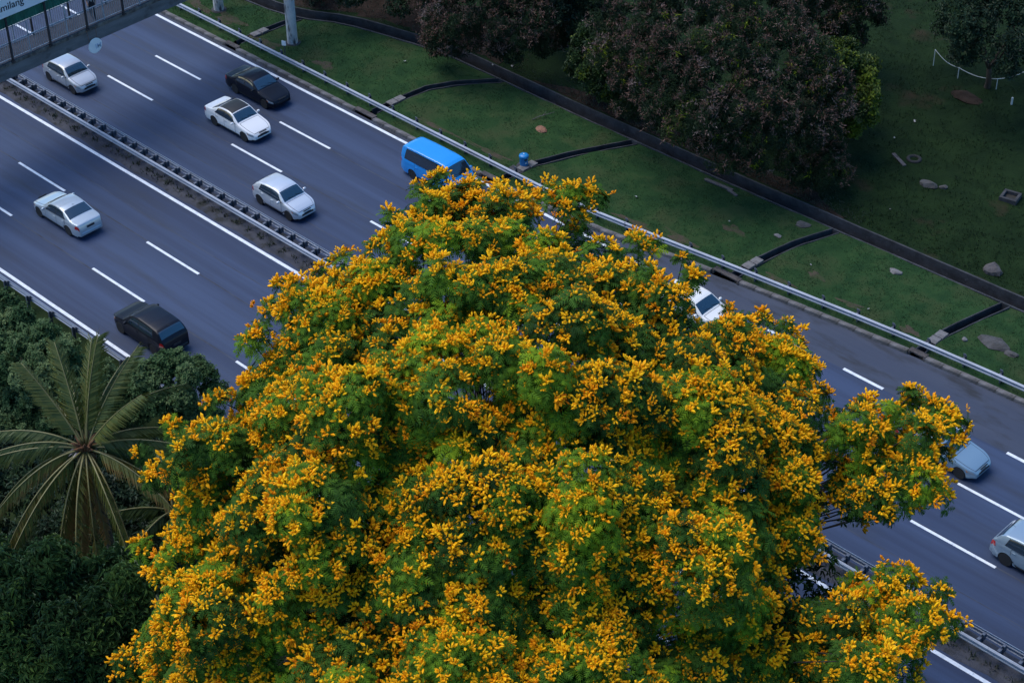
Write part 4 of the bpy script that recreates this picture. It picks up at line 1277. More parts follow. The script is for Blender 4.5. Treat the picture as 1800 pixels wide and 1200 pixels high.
    'dark_right': '654,3663,717,77 754,3756,501,88 312,3653,833,93 450,3743,888,79 589,3487,559,75 465,3409,671,94 516,3551,680,104 184,3632,774,87 709,3541,469,83 688,3879,646,91 593,4084,744,105 373,3466,746,101 613,3764,803,96 706,3584,594,96 525,3648,811,94 428,3602,747,91 526,3949,831,92 469,3474,517,103 616,4068,642,80 394,4203,421,82 144,4042,707,84 199,4163,410,78 42,4022,526,76 57,3975,318,89 284,4152,667,75 674,4008,349,99 94,3784,744,96 565,4152,453,80 8,3853,607,96 481,4021,791,104 452,4184,590,90',
    'dark_back': '-3107,2010,407,90 -3012,1810,282,85 -2890,1914,333,66 -2735,1973,240,72 -2754,2097,336,92 -3022,2318,374,69 -3541,1964,352,85 -3437,2071,345,67 -3439,1846,280,93 -3054,2154,407,73 -3197,1802,349,65 -2857,2287,348,82 -2867,2054,380,88 -3545,2019,252,92 -3561,2186,243,85 -3087,2497,252,85 -3362,2398,125,72 -3282,2472,268,64 -3454,1922,137,93 -3214,2462,132,92 -3501,2317,174,93 -3015,2443,127,72',
    'mango': '765,-3211,1090,93 1030,-3188,1013,83 964,-3311,686,96 706,-3368,875,83 1052,-3224,829,92 868,-2961,1120,80 1091,-3013,925,77 439,-3180,1055,90 679,-3269,1076,83 980,-3012,1061,95 895,-2854,1111,83 623,-3162,1120,102 937,-3142,1045,113 1183,-3040,820,78 765,-3055,1177,107 817,-3370,641,108 1037,-3254,637,80 1122,-2949,563,76 964,-3305,829,84 680,-3346,979,100 801,-3387,790,106 1105,-3187,708,108 1020,-2909,1102,114 856,-3298,967,96 1114,-3140,864,105 886,-3207,956,86 822,-3067,1073,91 643,-3451,539,88 1119,-2914,988,84 1117,-3066,606,93 1050,-3082,1006,87 1162,-2945,870,106 702,-3447,774,111 978,-3253,923,104 798,-3296,1047,77 1053,-2977,1013,81 239,-3163,571,103 111,-2889,668,93 625,-3388,633,103 175,-2710,585,85 163,-3050,902,98 329,-2530,551,101 460,-3314,546,88 790,-3322,559,100 1076,-2917,540,82',
    'round_bush': '-463,-1636,338,56 -399,-1451,385,52 -499,-1653,502,65 -384,-1619,455,69 -530,-1597,559,71 -471,-1694,436,62 -377,-1606,310,62 -363,-1514,304,64 -497,-1532,559,63 -636,-1659,397,68 -385,-1570,556,58 -430,-1449,487,52 -411,-1693,306,69 -568,-1670,532,70 -764,-1378,315,71 -757,-1606,257,66 -528,-1320,236,53 -797,-1502,289,55 -675,-1306,304,53 -667,-1683,252,51 -786,-1587,367,70',
    'left_shrub': '-751,-1892,348,78 -1062,-1980,327,69 -1281,-2016,382,80 -1010,-1982,141,76 -1305,-2158,121,67 -1180,-2001,129,64 -1624,-1726,447,64 -1693,-1829,407,63 -1504,-2000,322,79 -769,-1804,167,82 -1105,-1887,478,67 -1077,-2020,439,72 -889,-1936,108,57 -822,-1690,317,61 -857,-1887,396,73 -1197,-2115,129,64 -1407,-2024,178,82 -1597,-1798,369,58 -926,-1952,282,71 -1577,-1905,349,60 -936,-1808,445,65 -1257,-1870,473,82 -1021,-1912,422,76 -1064,-2088,115,63 -856,-1780,376,79 -1393,-1787,504,66 -766,-1697,229,68 -1279,-2014,173,69 -1387,-1915,398,82 -971,-1838,545,68 -1455,-2063,258,62 -1184,-1801,512,76 -1335,-1960,158,60 -1526,-1841,157,73 -1417,-1569,195,63 -947,-1608,170,79 -1580,-1688,307,62 -1528,-1771,405,59 -852,-1768,165,67 -1523,-1667,165,63 -1522,-1908,300,61 -1151,-1548,160,71 -1182,-1977,161,70',
    'under_palm': '-243,-2557,506,75 252,-2189,446,76 -371,-2486,542,75 -251,-2326,558,87 282,-2333,234,74 -747,-2464,472,73 116,-2570,477,100 23,-2003,418,99 252,-2465,449,77 -433,-2636,433,73 -33,-2464,561,93 -366,-2679,331,105 -560,-2513,476,95 179,-2230,522,78 -118,-2122,568,86 -25,-2327,578,94 -9,-2171,512,83 88,-2418,500,96 248,-2186,250,103 205,-2418,224,75 173,-2548,378,93 247,-2346,476,95 -56,-2623,400,76 -156,-2624,455,78 79,-2298,500,90 -213,-2201,570,102 -205,-1919,426,79 -362,-2376,572,108 -66,-2531,456,97 -202,-2467,559,77 -606,-2614,425,106 -724,-2330,383,99 -676,-2298,368,107 -151,-1954,422,73 -350,-1979,247,84 -593,-2513,388,89 48,-1986,345,96 228,-2333,243,72 -404,-2645,295,92 -595,-2109,289,95 138,-2119,225,86 -175,-1975,226,99 -615,-2392,233,86',
}
def lobes(k):
    return np.array([[float(v) for v in t.split(',')] for t in LOBES[k].split()]) / 100.0

def unit(a):
    return a / np.maximum(1e-9, np.linalg.norm(a, axis=-1, keepdims=True))

# ---- leaf templates, all with the stalk at the origin and the spray opening along +z
def t_pinnate(n_leaf, length, pairs, pl, pw, droop, spread, seed):
    """rosette of feathery twice-pinnate leaves"""
    r = np.random.default_rng(seed)
    T = []
    for k in range(n_leaf):
        az = 2 * math.pi * (k + r.uniform(-.3, .3)) / n_leaf
        el = spread + r.uniform(-.25, .25)
        ln = length * r.uniform(.75, 1.1)
        d = np.array([math.cos(az) * math.cos(el), math.sin(az) * math.cos(el), math.sin(el)])
        side = np.array([-math.sin(az), math.cos(az), 0])
        def at_(t):
            return d * ln * t + np.array([0, 0, -droop * ln * t * t])
        for q in range(1, pairs + 1):
            t = q / (pairs + .6)
            p = at_(t)
            dr = unit(at_(min(1, t + .08)) - at_(t - .08))
            l_ = pl * (math.sin(math.pi * (0.18 + 0.72 * t)) ** .7) * r.uniform(.85, 1.15)
            for s in (1, -1):
                v = unit(side * s * .82 + dr * .55 + np.array([0, 0, -.18 + r.uniform(-.15, .15)]))
                b1, b2 = p - dr * pw * .5, p + dr * pw * .5
                T.append([b1, b2, p + v * l_])
        T.append([at_(.86) - side * pw * .6, at_(.86) + side * pw * .6, at_(1.12)])
    return np.array(T)

def t_spray(n_spike, length, width, n_pet, seed, spread=1.15):
    """fan of dense flower spikes, the lower ones nodding"""
    r = np.random.default_rng(seed)
    T = []
    for k in range(n_spike):
        az = 2 * math.pi * (k + r.uniform(-.4, .4)) / n_spike
        tilt = spread * r.uniform(.3, 1.0)
        d = np.array([math.cos(az) * math.sin(tilt), math.sin(az) * math.sin(tilt), math.cos(tilt)])
        a = unit(np.cross(d, [0.3, .8, .52]))
        b = np.cross(d, a)
        ln = length * r.uniform(.65, 1.2)
        base = d * r.uniform(.05, .14)
        w = width * r.uniform(.8, 1.2)
        rings = []
        for t, q in ((.04, .36), (.58, .54)):
            ph = r.uniform(0, 1.5)
            rings.append([base + d * ln * t + (a * math.cos(ph + j * 1.571) + b * math.sin(ph + j * 1.571)) * w * q * r.uniform(.75, 1.25) for j in range(4)])
        tip = base + d * ln * .95 + a * w * r.uniform(-.15, .15)
        for u, v in zip(rings[:-1], rings[1:]):
            for j in range(4):
                j2 = (j + 1) % 4
                T.append([u[j], u[j2], v[j2]] if r.random() < .5 else [u[j], u[j2], v[j]])
                T.append([u[j], v[j2], v[j]] if len(T) % 2 else [u[j2], v[j2], v[j]])
        for j in range(4):
            T.append([rings[-1][j], rings[-1][(j + 1) % 4], tip])
        for q in range(n_pet):
            t = r.uniform(.05, .8)
            wv = r.uniform(0, 6.28)
            o = a * math.cos(wv) + b * math.sin(wv)
            tg = -a * math.sin(wv) + b * math.cos(wv)
            p = base + d * ln * t
            T.append([p - tg * w * .3, p + tg * w * .3, p + o * w * r.uniform(.7, 1.1) + d * w * r.uniform(-.3, .5)])
    return np.array(T)

def t_broad(n, length, width, droop, seed, up=.5, fold=.25):
    """tuft of simple leaves, each two triangles folded along the midrib"""
    r = np.random.default_rng(seed)
    T = []
    for k in range(n):
        az = 2 * math.pi * (k * .382 * 2 + r.uniform(-.2, .2))
        el = up + r.uniform(-.7, .5)
        d = np.array([math.cos(az) * math.cos(el), math.sin(az) * math.cos(el), math.sin(el)])
        s = np.array([-math.sin(az), math.cos(az), 0])
        ln = length * r.uniform(.65, 1.15)
        o = np.array([0, 0, 1.]) * r.uniform(-.5, .3) * length + d * length * .1
        mid = o + d * ln * .5 + np.array([0, 0, -droop * ln * .25])
        tip = o + d * ln + np.array([0, 0, -droop * ln])
        w = width * r.uniform(.8, 1.2)
        up_ = np.array([0, 0, fold * w])
        T.append([o, mid + s * w * .5 + up_, tip])
        T.append([o, tip, mid - s * w * .5 + up_])
    return np.array(T)

def t_wisp(n, length, width, seed):
    """spray of thin curled pods"""
    r = np.random.default_rng(seed)
    T = []
    for k in range(n):
        d = unit(r.normal(size=3) + np.array([0, 0, .5]))
        s = unit(np.cross(d, r.normal(size=3)))
        o = r.normal(size=3) * length * .45
        ln = length * r.uniform(.6, 1.2)
        T.append([o - s * width * .5, o + s * width * .5, o + d * ln])
    return np.array(T)

def shell(L, per, centre, up_bias=.75, lo=-.25, sq=.85, dens=None):
    """points on the clumps: position, outward normal, clump index, dot with the clump axis"""
    pos, nrm, idx, dt = [], [], [], []
    out = unit(L[:, :3] - centre)
    ax = unit(out * .6 + np.array([0, 0, up_bias]))
    for i in range(len(L)):
        n = max(6, int(per * (L[i, 3] / np.mean(L[:, 3])) ** 2))
        d = unit(rng.normal(size=(n * 4, 3)))
        a = d @ ax[i]
        d = d[a > lo][:n]
        a = d @ ax[i]
        rad = L[i, 3] * (rng.uniform(.62, 1.12, (len(d), 1)))
        th = rng.uniform(0, 3.14)
        e1, e2 = rng.uniform(.75, 1.2), rng.uniform(.75, 1.2)
        dx, dy = d[:, :1] * math.cos(th) + d[:, 1:2] * math.sin(th), -d[:, :1] * math.sin(th) + d[:, 1:2] * math.cos(th)
        dx, dy = dx * e1, dy * e2
        d2 = np.hstack([dx * math.cos(th) - dy * math.sin(th), dx * math.sin(th) + dy * math.cos(th), d[:, 2:3]])
        droop_ = -.35 * (dx ** 2 + dy ** 2) * L[i, 3]
        p = L[i, :3] + d2 * rad * np.array([1, 1, sq])
        p[:, 2:3] += droop_
        pos.append(p)
        nrm.append(unit(d * .75 + ax[i] * .45 + rng.normal(size=d.shape) * .18))
        idx.append(np.full(len(d), i))
        dt.append(a)
    return np.vstack(pos), np.vstack(nrm), np.concatenate(idx), np.concatenate(dt)

def instance_all(templates, pos, nrm, scale, tint, jitter=.12):
    """spread several templates over the points; returns triangles and tints"""
    k = rng.integers(0, len(templates), len(pos))
    fr = frames(nrm, rng.uniform(0, 6.283, len(pos)))
    Ts, cs = [], []
    for i, t in enumerate(templates):
        s = k == i
        if not s.any():
            continue
        Ts.append(scatter(t, pos[s], fr[s], scale[s]))
        c = np.repeat(tint[s], len(t))
        cs.append(c + rng.normal(size=len(c)) * jitter)
    return np.vstack(Ts), np.concatenate(cs)

def limbs(base, trunk_h, r0, L, k, parent, mat='bark', fork=None, twig=True):
    """tapered trunk, k limbs and a branch to every clump"""
    base = Vector(base)
    fork = Vector(fork) if fork is not None else base + Vector((random.uniform(-.3, .3), random.uniform(-.3, .3), trunk_h))
    m = MB()
    pts = [base + (fork - base) * t + Vector((math.sin(3 * t) * .12, math.cos(4 * t) * .1, 0)) for t in np.linspace(0, 1, 7)]
    pts[0].z -= .3
    m.tube(pts, [r0 * (1.35 - .35 * min(1, t * 5)) * (1 - .3 * t) for t in np.linspace(0, 1, 7)], 12)
    m.build('trunk', mat, parent, smooth=True)
    C = L[rng.choice(len(L), min(k, len(L)), replace=False), :3].copy()
    for _ in range(8):
        a = np.argmin(((L[:, None, :3] - C[None]) ** 2).sum(2), 1)
        for j in range(len(C)):
            if (a == j).any():
                C[j] = L[a == j, :3].mean(0)
    tw = MB()
    for j in range(len(C)):
        if not (a == j).any():
            continue
        e = Vector(C[j])
        e = fork + (e - fork) * .72
        mid = fork + (e - fork) * .5 + Vector((0, 0, -.06 * (e - fork).length))
        st = pts[-1]
        mm = MB()
        mm.tube([st - Vector((0, 0, .15)), st + (mid - st) * .5, mid, mid + (e - mid) * .5, e], [r0 * .52, r0 * .44, r0 * .36, r0 * .28, r0 * .2], 8)
        mm.build('limb', mat, parent, smooth=True)
        if twig:
            for i in np.where(a == j)[0]:
                q = Vector(L[i, :3])
                s0 = mid + (e - mid) * random.uniform(.1, 1)
                md = s0 + (q - s0) * .55 + Vector((random.uniform(-.2, .2), random.uniform(-.2, .2), -.1))
                tw.tube([s0, md, q], [r0 * .075, r0 * .055, r0 * .03], 5, cap=False)
    if twig and tw.v:
        stuff(tw.build('branches', mat, parent))

# ---------------------------------------------------------------- the flowering tree
FL = lobes('main')
FB = lobes('main_back')
C0 = np.array([16.93, -17.54, 9.5])
tree = thing('flame_tree', 'huge spreading tree covered in yellow-orange blossom in the foreground', 'tree')
ros = [t_pinnate(6, .46, 5, .16, .066, .35, .30, s) for s in range(6)]
ros_lo = [t_broad(9, .34, .08, .35, 40 + s) for s in range(3)]
sprays = [t_spray(6 + s % 2, .155 + .010 * s, .062 + .003 * s, 1, 60 + s) for s in range(8)]

pos, nrm, idx, dt = shell(FL, 34, C0, lo=-.08, sq=.74)
n_l = len(FL)
lobe_tint = rng.uniform(.15, .70, n_l)
lobe_tint[rng.random(n_l) < .10] += .15
lobe_fl = np.clip(rng.normal(.78, .32, n_l), .15, 1.3)
# the sheltered top of the crown carries fewer flowers
is_top = (FL[:, 2] > 17.0)
lobe_fl[is_top] *= .85
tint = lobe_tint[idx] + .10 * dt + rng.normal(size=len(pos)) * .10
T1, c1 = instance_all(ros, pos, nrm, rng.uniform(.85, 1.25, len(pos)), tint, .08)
# back foliage, and inner leaves tinted dark so the gaps look shaded
pb, nb, ib, db = shell(FB, 40, C0)
T2, c2 = instance_all(ros, pb, nb, rng.uniform(.9, 1.3, len(pb)), rng.uniform(.1, .5, len(pb)))
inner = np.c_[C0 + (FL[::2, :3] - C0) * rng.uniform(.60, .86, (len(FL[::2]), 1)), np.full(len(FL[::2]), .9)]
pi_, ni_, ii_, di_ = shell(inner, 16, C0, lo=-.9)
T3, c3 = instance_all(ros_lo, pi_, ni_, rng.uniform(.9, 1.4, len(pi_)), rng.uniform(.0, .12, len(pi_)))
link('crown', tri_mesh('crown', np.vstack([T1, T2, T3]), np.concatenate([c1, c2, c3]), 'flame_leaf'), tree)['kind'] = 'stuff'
# blossom
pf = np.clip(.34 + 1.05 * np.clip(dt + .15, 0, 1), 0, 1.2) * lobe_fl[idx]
patchy = .5 + .5 * np.sin(pos[:, 0] * 2.1 + 1.3 * np.sin(pos[:, 1] * 1.7)) * np.sin(pos[:, 2] * 2.3 + pos[:, 1])
has = rng.random(len(pos)) < pf * (.54 + 1.0 * patchy)
fp_, fn_ = pos[has], unit(nrm[has] + np.array([0, 0, .12]))
fp_ = fp_ + fn_ * .06
fd_ = dt[has]
# most flowering twigs carry a second spray beside the first
two = rng.random(len(fp_)) < .75
fp_ = np.vstack([fp_, fp_[two] + rng.normal(size=(two.sum(), 3)) * np.array([.15, .15, .09])])
fn_ = np.vstack([fn_, unit(fn_[two] + rng.normal(size=(two.sum(), 3)) * .25)])
fd_ = np.concatenate([fd_, fd_[two]])
ft = np.clip(.52 + .42 * fd_ + rng.normal(size=len(fp_)) * .22, 0, 1)  # deeper orange low on each clump: shade painted into the blossom
tocam = unit(np.array(CAM) - fp_)
score = (fn_ * tocam).sum(1) + .3 * fd_ + rng.uniform(-.25, .25, len(fp_))
order = np.argsort(-score)
single, rest = order[:300], order[300:]
spray_me = []
for i, t in enumerate(sprays):
    spray_me.append(tri_mesh('flower_spray', t, .72 + rng.normal(size=len(t)) * .16, 'flame_flower'))
fr = frames(fn_[single], rng.uniform(0, 6.28, 300))
for j, s in enumerate(single):
    mt = Matrix([list(fr[j][0]) + [0], list(fr[j][1]) + [0], list(fr[j][2]) + [0], [0, 0, 0, 1]])
    o = link('flower_spray', spray_me[j % 8], tree)
    o.matrix_local = Matrix.Translation(fp_[s].tolist()) @ mt @ Matrix.Scale(float(rng.uniform(.9, 1.25)), 4)
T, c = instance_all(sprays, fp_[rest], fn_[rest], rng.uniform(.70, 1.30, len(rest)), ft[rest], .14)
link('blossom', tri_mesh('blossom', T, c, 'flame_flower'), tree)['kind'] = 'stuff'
allL = np.vstack([FL, FB])
limbs((16.9, -17.5, 0), 4.6, .55, allL, 14, tree)
print('flame tree: rosettes', len(pos), 'sprays', len(fp_), 'tris', len(T1) + len(T2) + len(T3) + len(T))

# ---------------------------------------------------------------- other trees and shrubs
def leafy(name, label, key, mat, templates, per, base, trunk_h, r0, k=5, group=None, cat='tree', tlo=.1, thi=.7, pods=None, pod_mat=None, pod_p=.4, bright=0.0, lo=-.6, sc=(.8, 1.2)):
    L = lobes(key)
    c = L[:, :3].mean(0) - np.array([0, 0, L[:, 3].mean()])
    root = thing(name, label, cat, group=group)
    p, n, i, d = shell(L, per, c, lo=lo)
    ok = p[:, 2] > .15
    p, n, i, d = p[ok], n[ok], i[ok], d[ok]
    lt = rng.uniform(tlo, thi, len(L))
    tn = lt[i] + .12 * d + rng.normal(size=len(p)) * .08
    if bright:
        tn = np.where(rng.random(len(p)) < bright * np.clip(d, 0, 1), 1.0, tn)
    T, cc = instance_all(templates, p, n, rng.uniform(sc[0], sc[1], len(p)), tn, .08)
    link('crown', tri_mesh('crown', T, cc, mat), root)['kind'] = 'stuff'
    if pods is not None:
        lp = rng.uniform(.3, 1.4, len(L))
        lq = rng.uniform(-.25, .35, len(L))
        has = rng.random(len(p)) < pod_p * np.clip(.25 + d, 0, 1) * lp[i]
        q = p[has] + n[has] * .12
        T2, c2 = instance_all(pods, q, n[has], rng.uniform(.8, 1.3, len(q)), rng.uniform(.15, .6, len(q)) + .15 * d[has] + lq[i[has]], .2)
        link('seed_pods', tri_mesh('seed_pods', T2, c2, pod_mat), root)['kind'] = 'stuff'
    limbs(base, trunk_h, r0, L, k, root)
    return root
acacia = [t_broad(11, .27, .055, .5, 100 + s, up=.25) for s in range(4)]
pods = [t_wisp(16, .17, .045, 120 + s) for s in range(4)]
GA = 'trees beyond the storm drain'
leafy('acacia_tree', 'large dark tree with brownish pods and lime tips beyond the drain', 'brown_big', 'brown_leaf', acacia, 72, (-2.2, 25.2, .1), 2.2, .24, 7, GA, pods=pods, pod_mat='brown_pod', pod_p=.62, bright=.045)
leafy('acacia_tree', 'broad brownish-podded tree at the top edge left of centre', 'brown_left', 'brown_leaf', acacia, 72, (-20.6, 24.4, .1), 1.6, .20, 5, GA, tlo=.05, thi=.5, pods=pods, pod_mat='brown_pod', pod_p=.75)
leafy('acacia_tree', 'smaller brownish tree top right behind the large dark tree', 'brown_small', 'brown_leaf', acacia, 80, (-4.2, 35.0, .1), 2.2, .16, 4, GA, tlo=.05, thi=.5, pods=pods, pod_mat='brown_pod', pod_p=.45, bright=.05)
lime = [t_broad(9, .30, .11, .35, 140 + s, up=.4) for s in range(4)]
leafy('lime_tree', 'yellow-green young tree peeping out right of the large dark tree', 'lime_right', 'lime_leaf', lime, 60, (1.2, 28.8, .1), 1.2, .10, 4, GA, tlo=.1, thi=.75, bright=.22)
leafy('lime_tree', 'yellow-green young tree in the gap between the two brownish trees', 'lime_left', 'lime_leaf', lime, 60, (-11.8, 22.6, .1), 1.0, .08, 4, GA, tlo=.0, thi=.45, bright=.10)
leafy('evergreen_tree', 'dark tree filling the gap between the brownish trees at the top edge', 'dark_mid', 'dark_leaf', lime, 70, (-13.5, 28.0, .1), 1.6, .14, 4, GA)
leafy('evergreen_tree', 'very dark dense tree in the top right corner', 'dark_right', 'dark_leaf', lime, 75, (3.9, 39.2, .1), 1.6, .2, 5, GA)
leafy('evergreen_shrub', 'dark shrubs behind the soil bank at the top edge', 'dark_back', 'dark_leaf', lime, 70, (-31.2, 22.8, .1), .7, .09, 5, GA, cat='shrub')
mango = [t_broad(9, .36, .09, .75, 160 + s, up=.35) for s in range(4)]
leafy('mango_tree', 'dark leafy tree with long leaves in the bottom left corner', 'mango', 'mango_leaf', mango, 105, (6.2, -29.6, -.15), 2.6, .22, 5, None, tlo=.1, thi=.7, bright=.06)
small = [t_broad(10, .20, .10, .3, 180 + s, up=.4) for s in range(4)]
GS = 'shrubs along the near road edge'
leafy('round_bush', 'rounded green bush at the road edge right of the palm', 'round_bush', 'shrub_leaf', small, 150, (-5.6, -15.3, -.15), 1.0, .10, 4, GS, cat='bush', tlo=.35, thi=.8, bright=.05)
leafy('leafy_shrub', 'pale green feathery shrub at the left edge behind the palm', 'left_shrub', 'shrub_leaf', small, 130, (-12.0, -17.9, -.15), .7, .09, 6, GS, cat='bush', tlo=.25, thi=.95, bright=.10)
leafy('dark_shrub', 'dark green shrubs in the shade beneath the palm', 'under_palm', 'dark_leaf', lime, 90, (-1.8, -23.2, -.15), .8, .10, 6, GS, cat='bush', tlo=.1, thi=.8)

# ---------------------------------------------------------------- palms
def frond_mesh(length, droop, n_pair, leaf, hang, old, seed, lift=0.0, twist=0.0):
    """one pinnate frond growing along +x from the origin, rising by lift and drooping"""
    r = np.random.default_rng(seed)
    ts = np.linspace(0, 1, 15)
    def at_(t):
        return np.array([length * t * (1 - .12 * droop * t), length * .05 * twist * t * t, length * (lift * t - droop * (t ** 2.0))])
    rac = MB()
    rac.tube([at_(t) for t in ts], [.045 * (1 - .86 * t) + .004 for t in ts], 5)
    T, c = [], []
    for q in range(n_pair):
        t = .13 + .87 * (q + .5) / n_pair
        p = at_(t)
        d = unit(at_(min(1, t + .03)) - at_(t - .03))
        s = unit(np.cross(d, [0, 0, 1.]))
        up = np.cross(s, d)
        ll = leaf * (math.sin(math.pi * (.26 + .58 * t)) ** .8) * r.uniform(.72, 1.12)
        w = .068 * r.uniform(.7, 1.3)
        for sd_ in (1, -1):
            h = hang + r.uniform(-.22, .22) + .25 * sd_ * twist
            if r.random() < .06:
                continue
            v = unit(s * sd_ * math.cos(h) * 1.0 - up * math.sin(h) * .45 + np.array([0, 0, -1.]) * math.sin(h) * .75 + d * (.62 + .25 * t))
            mid = p + v * ll * .5
            v2 = unit(v + np.array([0, 0, -.45 - .3 * h]))
            tip = mid + v2 * ll * .5
            wd = d * w * .5
            tt = old + r.normal() * .08
            T += [[p - wd * .6, p + wd * .6, mid + wd], [p - wd * .6, mid + wd, mid - wd], [mid - wd, mid + wd, tip]]
            c += [tt, tt, tt + (.25 if old > .6 else .08)]
    return rac, np.array(T), np.array(c)

def palm(label, top, base, fronds, trunk_r=.16, nuts=True, group='coconut palms'):
    root = thing('coconut_palm', label, 'palm', tuple(base), group=group)
    b = Vector(base)
    tp = Vector(top) - b
    m = MB()
    pts, rad = [], []
    for t in np.linspace(0, 1, 30):
        pts.append(tp * t + Vector((.5 * math.sin(t * 2.2) * (1 - t), .2 * math.sin(t * 3) * (1 - t), 0)))
        rad.append(trunk_r * (1.35 - .45 * t) * (1 + .06 * (int(t * 29) % 2)))
    m.tube(pts, rad, 10)
    m.build('trunk', 'palm_bark', root, smooth=True, angle=R(35))
    for i, (az, el, ln, dr, old, hang) in enumerate(fronds):
        az += random.uniform(-.13, .13)
        el += random.uniform(-.10, .10)
        ln *= random.uniform(.86, 1.08)
        dr *= random.uniform(.75, 1.35)
        rac, T, c = frond_mesh(ln, dr, 80, .88, hang, old, 300 + i, lift=math.tan(0), twist=random.uniform(-1, 1))
        fo = rac.build('frond', 'palm_rachis', root, smooth=True)
        lf = link('leaflets', tri_mesh('leaflets', T, c, 'palm_leaf'), fo)
        lf['kind'] = 'stuff'
        mt = Matrix.Rotation(az, 4, 'Z') @ Matrix.Rotation(-el, 4, 'Y')
        fo.matrix_local = Matrix.Translation(tp + Vector((math.cos(az) * .12, math.sin(az) * .12, .12 * math.sin(el)))) @ mt
    if nuts:
        for k in range(9):
            a = k * 2.4
            me = blob_mesh('coconut', 'coconut', .13, (1, 1, 1.2), seed=50 + k, rough=.05, flat=False)
            link('coconut', me, root, tuple(tp + Vector((math.cos(a) * .30, math.sin(a) * .30, -.18 - .10 * (k % 3)))))
        m = MB()
        for k in range(16):
            a = k * 2.4
            e = Vector((math.cos(a) * .50, math.sin(a) * .50, .22 + .2 * (k % 3)))
            m.tube([tp + Vector((math.cos(a) * .08, math.sin(a) * .08, -.1)), tp + e * .6, tp + e], [.10, .08, .02], 5)
        m.build('fibre_sheath', 'palm_fibre', root, smooth=True)
        m = MB()
        for k in range(4):
            a = R(205 + k * 22)
            d = Vector((math.cos(a), math.sin(a), 0))
            m.tube([tp + d * .2 - Vector((0, 0, .05)), tp + d * .45 + Vector((0, 0, .02)), tp + d * .68 - Vector((0, 0, .12))], [.03, .05, .012], 6)
        m.build('flower_spathe', 'spathe', root, smooth=True)
    return root
CA = math.atan2(-.716, .698)     # azimuth pointing back towards the viewer's side
FR = []
# young upright fronds
for k, (da, el) in enumerate(((150, 78), (205, 74), (175, 66), (230, 62), (120, 60), (80, 64))):
    FR.append((CA + R(da), R(el), 4.1, .20, .50, .55))
# middle ring, arching out to the sides and away
for k, (da, el, ln) in enumerate(((112, 30, 4.6), (140, 36, 4.6), (165, 40, 4.4), (196, 42, 4.3), (222, 34, 4.6), (250, 28, 4.7), (275, 24, 4.7), (82, 24, 4.4))):
    FR.append((CA + R(da), R(el), ln, .62, .34, .95))
# old ring, drooping towards the viewer and sides
for k, (da, el, ln) in enumerate(((-88, 14, 4.8), (-74, 6, 4.8), (-58, 10, 4.9), (-44, -2, 4.8), (-30, 6, 4.8), (-16, -8, 4.6), (-3, 2, 4.6), (10, -10, 4.4), (24, 4, 4.5), (38, -6, 4.7), (54, 6, 4.7), (70, 0, 4.5), (86, 12, 4.5))):
    FR.append((CA + R(da), R(el), ln, .62, .48 + .09 * (k % 4), 1.12))
for k, (da, el, ln) in enumerate(((-30, -42, 4.2), (-8, -48, 4.3), (24, -44, 4.0))):
    FR.append((CA + R(da), R(el), ln, .22, .92, .95))
palm('tall coconut palm with drooping fronds at the left edge', (4.24, -26.24, 12.4), (3.6, -25.6, -.15), FR)
F2 = [(CA + R(a), R(e), l, .5, .30, .8) for a, e, l in ((-70, 30, 3.4), (-30, 20, 3.2), (20, 22, 3.2), (70, 26, 3.2), (115, 36, 3.3), (160, 45, 3.2), (205, 45, 3.2), (255, 34, 3.4), (300, 60, 3.0))]
palm('small dark palm low between the dark tree and the blossom', (8.9, -26.5, 5.6), (8.8, -26.3, -.15), F2, trunk_r=.12, nuts=False)
F3 = [(CA + R(a + 25), R(e), l, .5, .22, .8) for a, e, l in ((-60, 26, 3.0), (-15, 20, 3.0), (30, 22, 3.0), (75, 26, 3.0), (120, 38, 3.0), (165, 45, 3.0), (210, 42, 3.0), (260, 30, 3.0))]
palm('young palm half hidden in shade behind the blossom edge', (3.9, -22.6, 6.6), (4.0, -22.4, -.15), F3, trunk_r=.11, nuts=False)

# ---------------------------------------------------------------- grass, weeds and debris
def blades(n, xf, mat, name, h=(.03, .085), w=.035, k=3):
    t = []
    r = np.random.default_rng(5)
    for i in range(k):
        a = r.uniform(0, 6.28)
        d = np.array([math.cos(a) * .6, math.sin(a) * .6, 1.0])
        s = np.array([-math.sin(a), math.cos(a), 0])
        o = np.array([math.cos(a * 2.3), math.sin(a * 2.3), 0]) * .35
        t.append([o - s * .22, o + s * .22, o + d])
    t = np.array(t)
    p = xf(n)
    fr = frames(unit(np.array([[0, 0, 1.]]) + rng.normal(size=(len(p), 3)) * .15), rng.uniform(0, 6.28, len(p)))
    T = scatter(t, p, fr, rng.uniform(h[0], h[1], len(p)))
    c = np.repeat(np.clip(.45 + .35 * np.sin(p[:, 0] * .9) * np.sin(p[:, 1] * 1.3 + .5 * p[:, 0]) + rng.normal(size=len(p)) * .15, 0, 1), len(t))
    return stuff(tag(link(name, tri_mesh(name, T, c, mat)), 'short green grass covering the ground', 'grass'))
KX = np.array([-90, *np.arange(-60, 47, .5), 90])
KK = np.array([kerb_y(x) for x in KX]); DD = np.array([drn_y(x) for x in KX]); DF = np.array([drf_y(x) for x in KX])
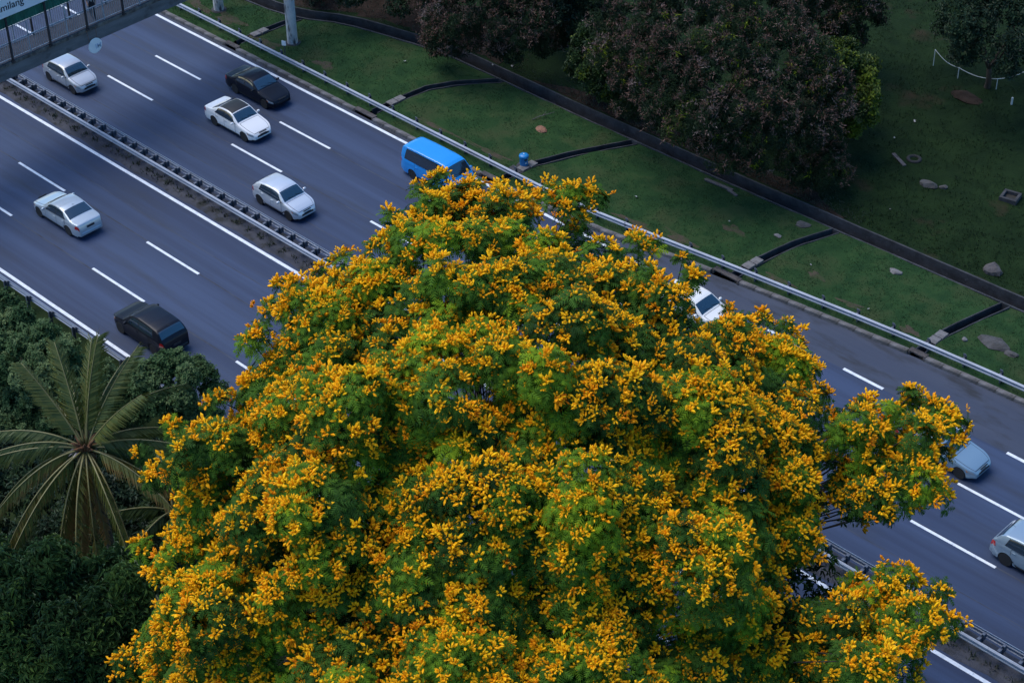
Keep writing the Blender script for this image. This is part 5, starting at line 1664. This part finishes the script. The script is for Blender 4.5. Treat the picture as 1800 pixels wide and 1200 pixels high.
def verge_pts(n):
    x = rng.uniform(-50, 28, n)
    k, d = np.interp(x, KX, KK) + .38, np.interp(x, KX, DD) - .05
    y = k + (d - k) * rng.random(n)
    ok = np.ones(n, bool)
    for c in CROSS:
        cx = np.interp(y, [p[1] for p in c], [p[0] for p in c])
        ok &= np.abs(x - cx) > CW + .06
    bare = (np.sin(x * .55 + 1.2 * np.sin(y * .8)) * np.sin(y * 1.1 + .4 * x) > .72)
    ok &= ~(bare & (rng.random(n) < .8))
    x, y = x[ok], y[ok]
    z = np.array([verge_z(a, b) for a, b in zip(x, y)]) - .01
    return np.c_[x, y, z]
blades(42000, verge_pts, 'grass_blade', 'verge_grass')
def far_pts(n):
    x = rng.uniform(-14, 20, n)
    f = np.interp(x, KX, DF) + .3
    y = f + rng.random(n) ** 1.3 * 26
    z = .16 + (0.035 * np.sin(x * 1.3 + y * 0.7) + 0.03 * np.sin(x * 0.37 - y * 1.9) + 0.02 * np.sin(x * 3.1 + 1.3 * y)) * 1.6
    return np.c_[x, y, z]
o = blades(22000, far_pts, 'grass_blade_dark', 'far_grass', h=(.05, .14))
o['label'] = 'dark green rough grass beyond the storm drain'
def med_pts(n):
    x = np.round(rng.uniform(-60, 40, n)) + .4 + rng.normal(size=n) * .16
    y = -1.22 + rng.normal(size=n) * .14
    return np.c_[x, np.clip(y, -1.75, -.15), np.full(n, .04)]
o = blades(1500, med_pts, 'weed', 'median_weeds_shadow', h=(.06, .20))  # dark tufts double as the shadows at the post feet
o['label'] = 'dark weeds and grit, also standing in for shadow, at the feet of the median posts'
o['category'] = 'weeds'
def litter_pts(n):
    x = rng.uniform(-45, 7, n)
    f = np.interp(x, KX, DF)
    y = f + .25 + np.abs(rng.normal(size=n)) * np.where(x < -19, 2.2, .7)
    return np.c_[x, y, .24 + rng.uniform(0, .03, n)]
o = blades(4500, litter_pts, 'weed', 'leaf_litter', h=(.04, .12), k=3)
o['label'] = 'fallen brown leaves under the trees beyond the drain'
o['category'] = 'leaf litter'

print('faces', sum(len(m.polygons) for m in bpy.data.meshes))
